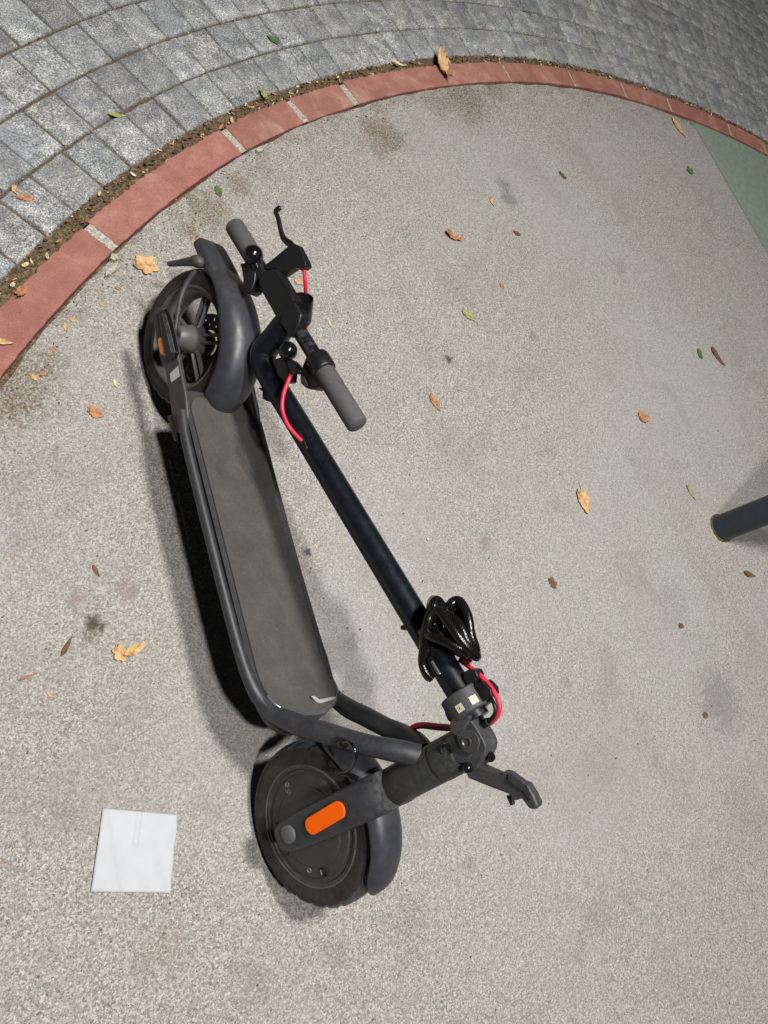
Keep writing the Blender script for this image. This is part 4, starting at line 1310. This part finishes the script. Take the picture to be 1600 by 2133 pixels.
# brake housing and lever
bm = BM()
prism_px(bm, [(549, 553), (560, 545), (600, 512), (617, 508), (634, 541), (637, 552), (628, 559), (612, 556), (583, 575), (574, 560), (553, 560)], -0.009, 0.008)
br = finish('brake_housing', bm, 'black', sc, bevel=0.002)
bm = BM()
P_ = [L(a, b, 0) for a, b in ((612, 518), (604, 508), (592, 498), (586, 484), (582, 465), (578, 450), (574, 440), (581, 434))]
tube(bm, P_, [0.0072, 0.0062, 0.0052, 0.0046, 0.0044, 0.0042, 0.0042, 0.0050], 14, 7, flat=((0, 1, 0), .8), roundcap=1)
finish('brake_lever', bm, 'black', sc)
bm = BM()
sphere(bm, L(527, 531, -0.016), 0.0172, seg=32)
tube(bm, [L(527, 531, -0.016), L(536, 560, -.006)], 0.009, 16, 0)
bell = finish('bell', bm, 'gloss', sc)
bm = BM()
prism_px(bm, [(502, 552), (512, 545), (526, 560), (540, 560), (545, 570), (530, 584), (520, 600), (508, 600), (506, 580)], -0.010, 0.012)
prism_px(bm, [(499, 551), (505, 547), (516, 560), (508, 566)], -0.016, -0.012)
finish('bell_bracket', bm, 'black', bell, bevel=0.0015)
# throttle collar with buttons
bm = BM()
tc = on_bar(671, 757)
lathe(bm, tc - e1 * .018, e1, [(0.0126, 0), (0.0185, 0), (0.021, 0.003), (0.0215, 0.026), (0.0205, 0.032), (0.0170, 0.034), (0.0126, .034)], 40, True)
prism_px(bm, [(635, 752), (650, 745), (668, 765), (672, 785), (664, 806), (650, 811), (634, 806), (625, 790), (628, 768)], -0.012, 0.010, 2)
th_ = finish('throttle', bm, 'black', sc, bevel=0.0015)
bm = BM()
lathe(bm, L(647, 757, -0.0175), (0.1, -1, 0.1), [(0, 0.002), (0.0048, 0.002), (0.0062, 0.0008), (0.0066, -.006)], 20)
finish('button', bm, 'grip', th_)
bm = BM()
prism_px(bm, [(627, 785), (634, 784), (643, 802), (638, 807), (629, 800)], -0.014, -0.0165)
finish('throttle_paddle', bm, 'tube', th_, bevel=0.001)
# latch ball and lever below the display
bm = BM()
sphere(bm, L(600, 731, -0.022), 0.0155, seg=32)
tube(bm, [L(600, 731, -0.020), L(585, 722, -0.004), L(572, 712, 0.0)], 0.0075, 14, 4)
lt = finish('latch_knob', bm, 'gloss', sc)
bm = BM()
prism_px(bm, [(597, 752), (608, 749), (617, 758), (626, 774), (621, 779), (606, 777), (600, 765)], -0.034, -0.022)
prism_px(bm, [(570, 748), (590, 742), (603, 770), (600, 794), (592, 797), (576, 780)], -0.018, 0.004)
finish('latch_lever', bm, 'gloss', lt, bevel=0.002)
# red brake cables
bm = BM()
tube(bm, [L(608, 776, -.024), L(600, 795, -.030), L(591, 820, -.034), L(588, 850, -.036), L(597, 880, -.034), L(611, 900, -.028), L(629, 919, -.020)], 0.0033, 12, 7)
finish('brake_cable', bm, 'redcable', sc)
bm = BM()
tube(bm, [L(633, 556, 0), L(636, 590, .010), L(638, 630, .030), L(639, 660, .034), L(637, 695, .020)], 0.0033, 12, 7)
finish('brake_cable', bm, 'redcable', sc)
bm = BM()
tube(bm, [L(628, 548, 0), L(632, 560, 0)], 0.0055, 12, 0)
finish('cable_ferrule', bm, 'black', br)
bm = BM()
tube(bm, [L(958, 1375, .012), L(975, 1387, .008), L(1000, 1407, 0), L(1024, 1434, -.004), L(1039, 1462, -.006), L(1039, 1484, -.006), L(1024, 1504, 0), L(1000, 1513, .010), L(965, 1516, .020), L(915, 1512, .022), L(882, 1509, .028), L(862, 1513, .036), L(848, 1526, .044)], 0.0036, 12, 8)
finish('brake_cable', bm, 'redcable', sc)
bm = BM()
tube(bm, [L(1018, 1448, -.002), L(1030, 1468, -.008), L(1031, 1486, -.008), L(1018, 1503, -.004), L(996, 1514, .006), L(965, 1520, .016), L(915, 1518, .022), L(880, 1514, .030), L(860, 1518, .038), L(850, 1528, .045)], 0.0029, 12, 8)
tube(bm, [L(1005, 1509, .0), L(1018, 1503, -.004)], 0.0058, 10, 0)
finish('signal_cable', bm, 'black', sc)

# ------------------------------------------------------------------ coiled cable lock hung round the stem (its own thing)
lk = bpy.data.objects.new('cable_lock', None); COL.objects.link(lk)
lk.matrix_world = sc.matrix_world.copy()
base = L(905, 1300, 0)
tag(lk, 'glossy black coiled cable bike lock looped round the scooter stem near the hinge', 'lock')
def lp(*a): return L(*a)
cr = 0.0072
bm = BM()
loops = [
    [lp(884, 1356, -.030), lp(886, 1320, -.036), lp(894, 1285, -.034), lp(904, 1262, -.020), lp(903, 1250, .0), lp(898, 1262, .022), lp(896, 1300, .030), lp(890, 1345, .028), lp(884, 1390, .018), lp(893, 1410, -.005), lp(884, 1390, -.026)],
    [lp(902, 1268, -.030), lp(907, 1252, -.024), lp(916, 1256, -.022), lp(930, 1285, -.028), lp(950, 1318, -.032), lp(975, 1348, -.026), lp(992, 1366, -.012), lp(985, 1362, .004), lp(955, 1330, .010), lp(925, 1290, .010), lp(908, 1262, -.005)],
    [lp(938, 1262, -.016), lp(948, 1252, -.012), lp(960, 1256, -.010), lp(974, 1284, -.014), lp(980, 1320, -.018), lp(990, 1352, -.012), lp(988, 1364, 0), lp(970, 1345, .008), lp(950, 1310, .006), lp(940, 1280, -.004)],
    [lp(904, 1284, -.032), lp(914, 1272, -.034), lp(936, 1300, -.036), lp(958, 1330, -.034), lp(982, 1358, -.022), lp(976, 1362, -.010), lp(948, 1350, -.016), lp(918, 1322, -.026), lp(903, 1298, -.028)],
    [lp(896, 1325, -.038), lp(916, 1332, -.038), lp(945, 1344, -.034), lp(972, 1358, -.020), lp(968, 1364, .006), lp(935, 1345, .022), lp(900, 1322, .022), lp(880, 1310, .004), lp(882, 1316, -.026)],
    [lp(924, 1264, -.014), lp(934, 1280, -.02), lp(955, 1300, -.026), lp(970, 1330, -.026), lp(984, 1356, -.016), lp(972, 1350, .012), lp(945, 1318, .016), lp(926, 1284, .004)],
]
loops += [[lp(900, 1275, -.020), lp(908, 1262, -.016), lp(922, 1280, -.016), lp(946, 1316, -.020), lp(978, 1354, -.010), lp(966, 1352, .004), lp(936, 1322, .004), lp(912, 1296, -.004)],
          [lp(946, 1270, -.006), lp(956, 1264, -.004), lp(966, 1290, -.006), lp(974, 1324, -.008), lp(984, 1352, -.006), lp(966, 1330, .010), lp(952, 1300, .008)]]
for l_ in loops:
    tube(bm, l_, cr, 14, 9, closed=True)
finish('cable', bm, 'lockcable', lk)
bm = BM()
tube(bm, [lp(886, 1338, -.036), lp(881, 1360, -.036), lp(880, 1382, -.034), lp(888, 1402, -.032), lp(900, 1414, -.026)], 0.0062, 14, 7)
tube(bm, [lp(895, 1372, -.030), lp(915, 1406, -.030)], 0.0058, 14, 0, roundcap=.4)
finish('lock_barrel', bm, 'lockcable', lk)
bm = BM()
p0_, p1_ = lp(899, 1378, -.0375), lp(914, 1404, -.0375)
tube(bm, [p0_, p1_], 0.0026, 8, 0, flat=((0, 1, 0), .4))
finish('lock_sticker', bm, 'spoke', lk)
bm = BM()
prism_px(bm, [(966, 1372), (978, 1370), (978, 1380), (972, 1386), (963, 1380)], .0, .008)
finish('lock_tag', bm, 'redlens', lk)
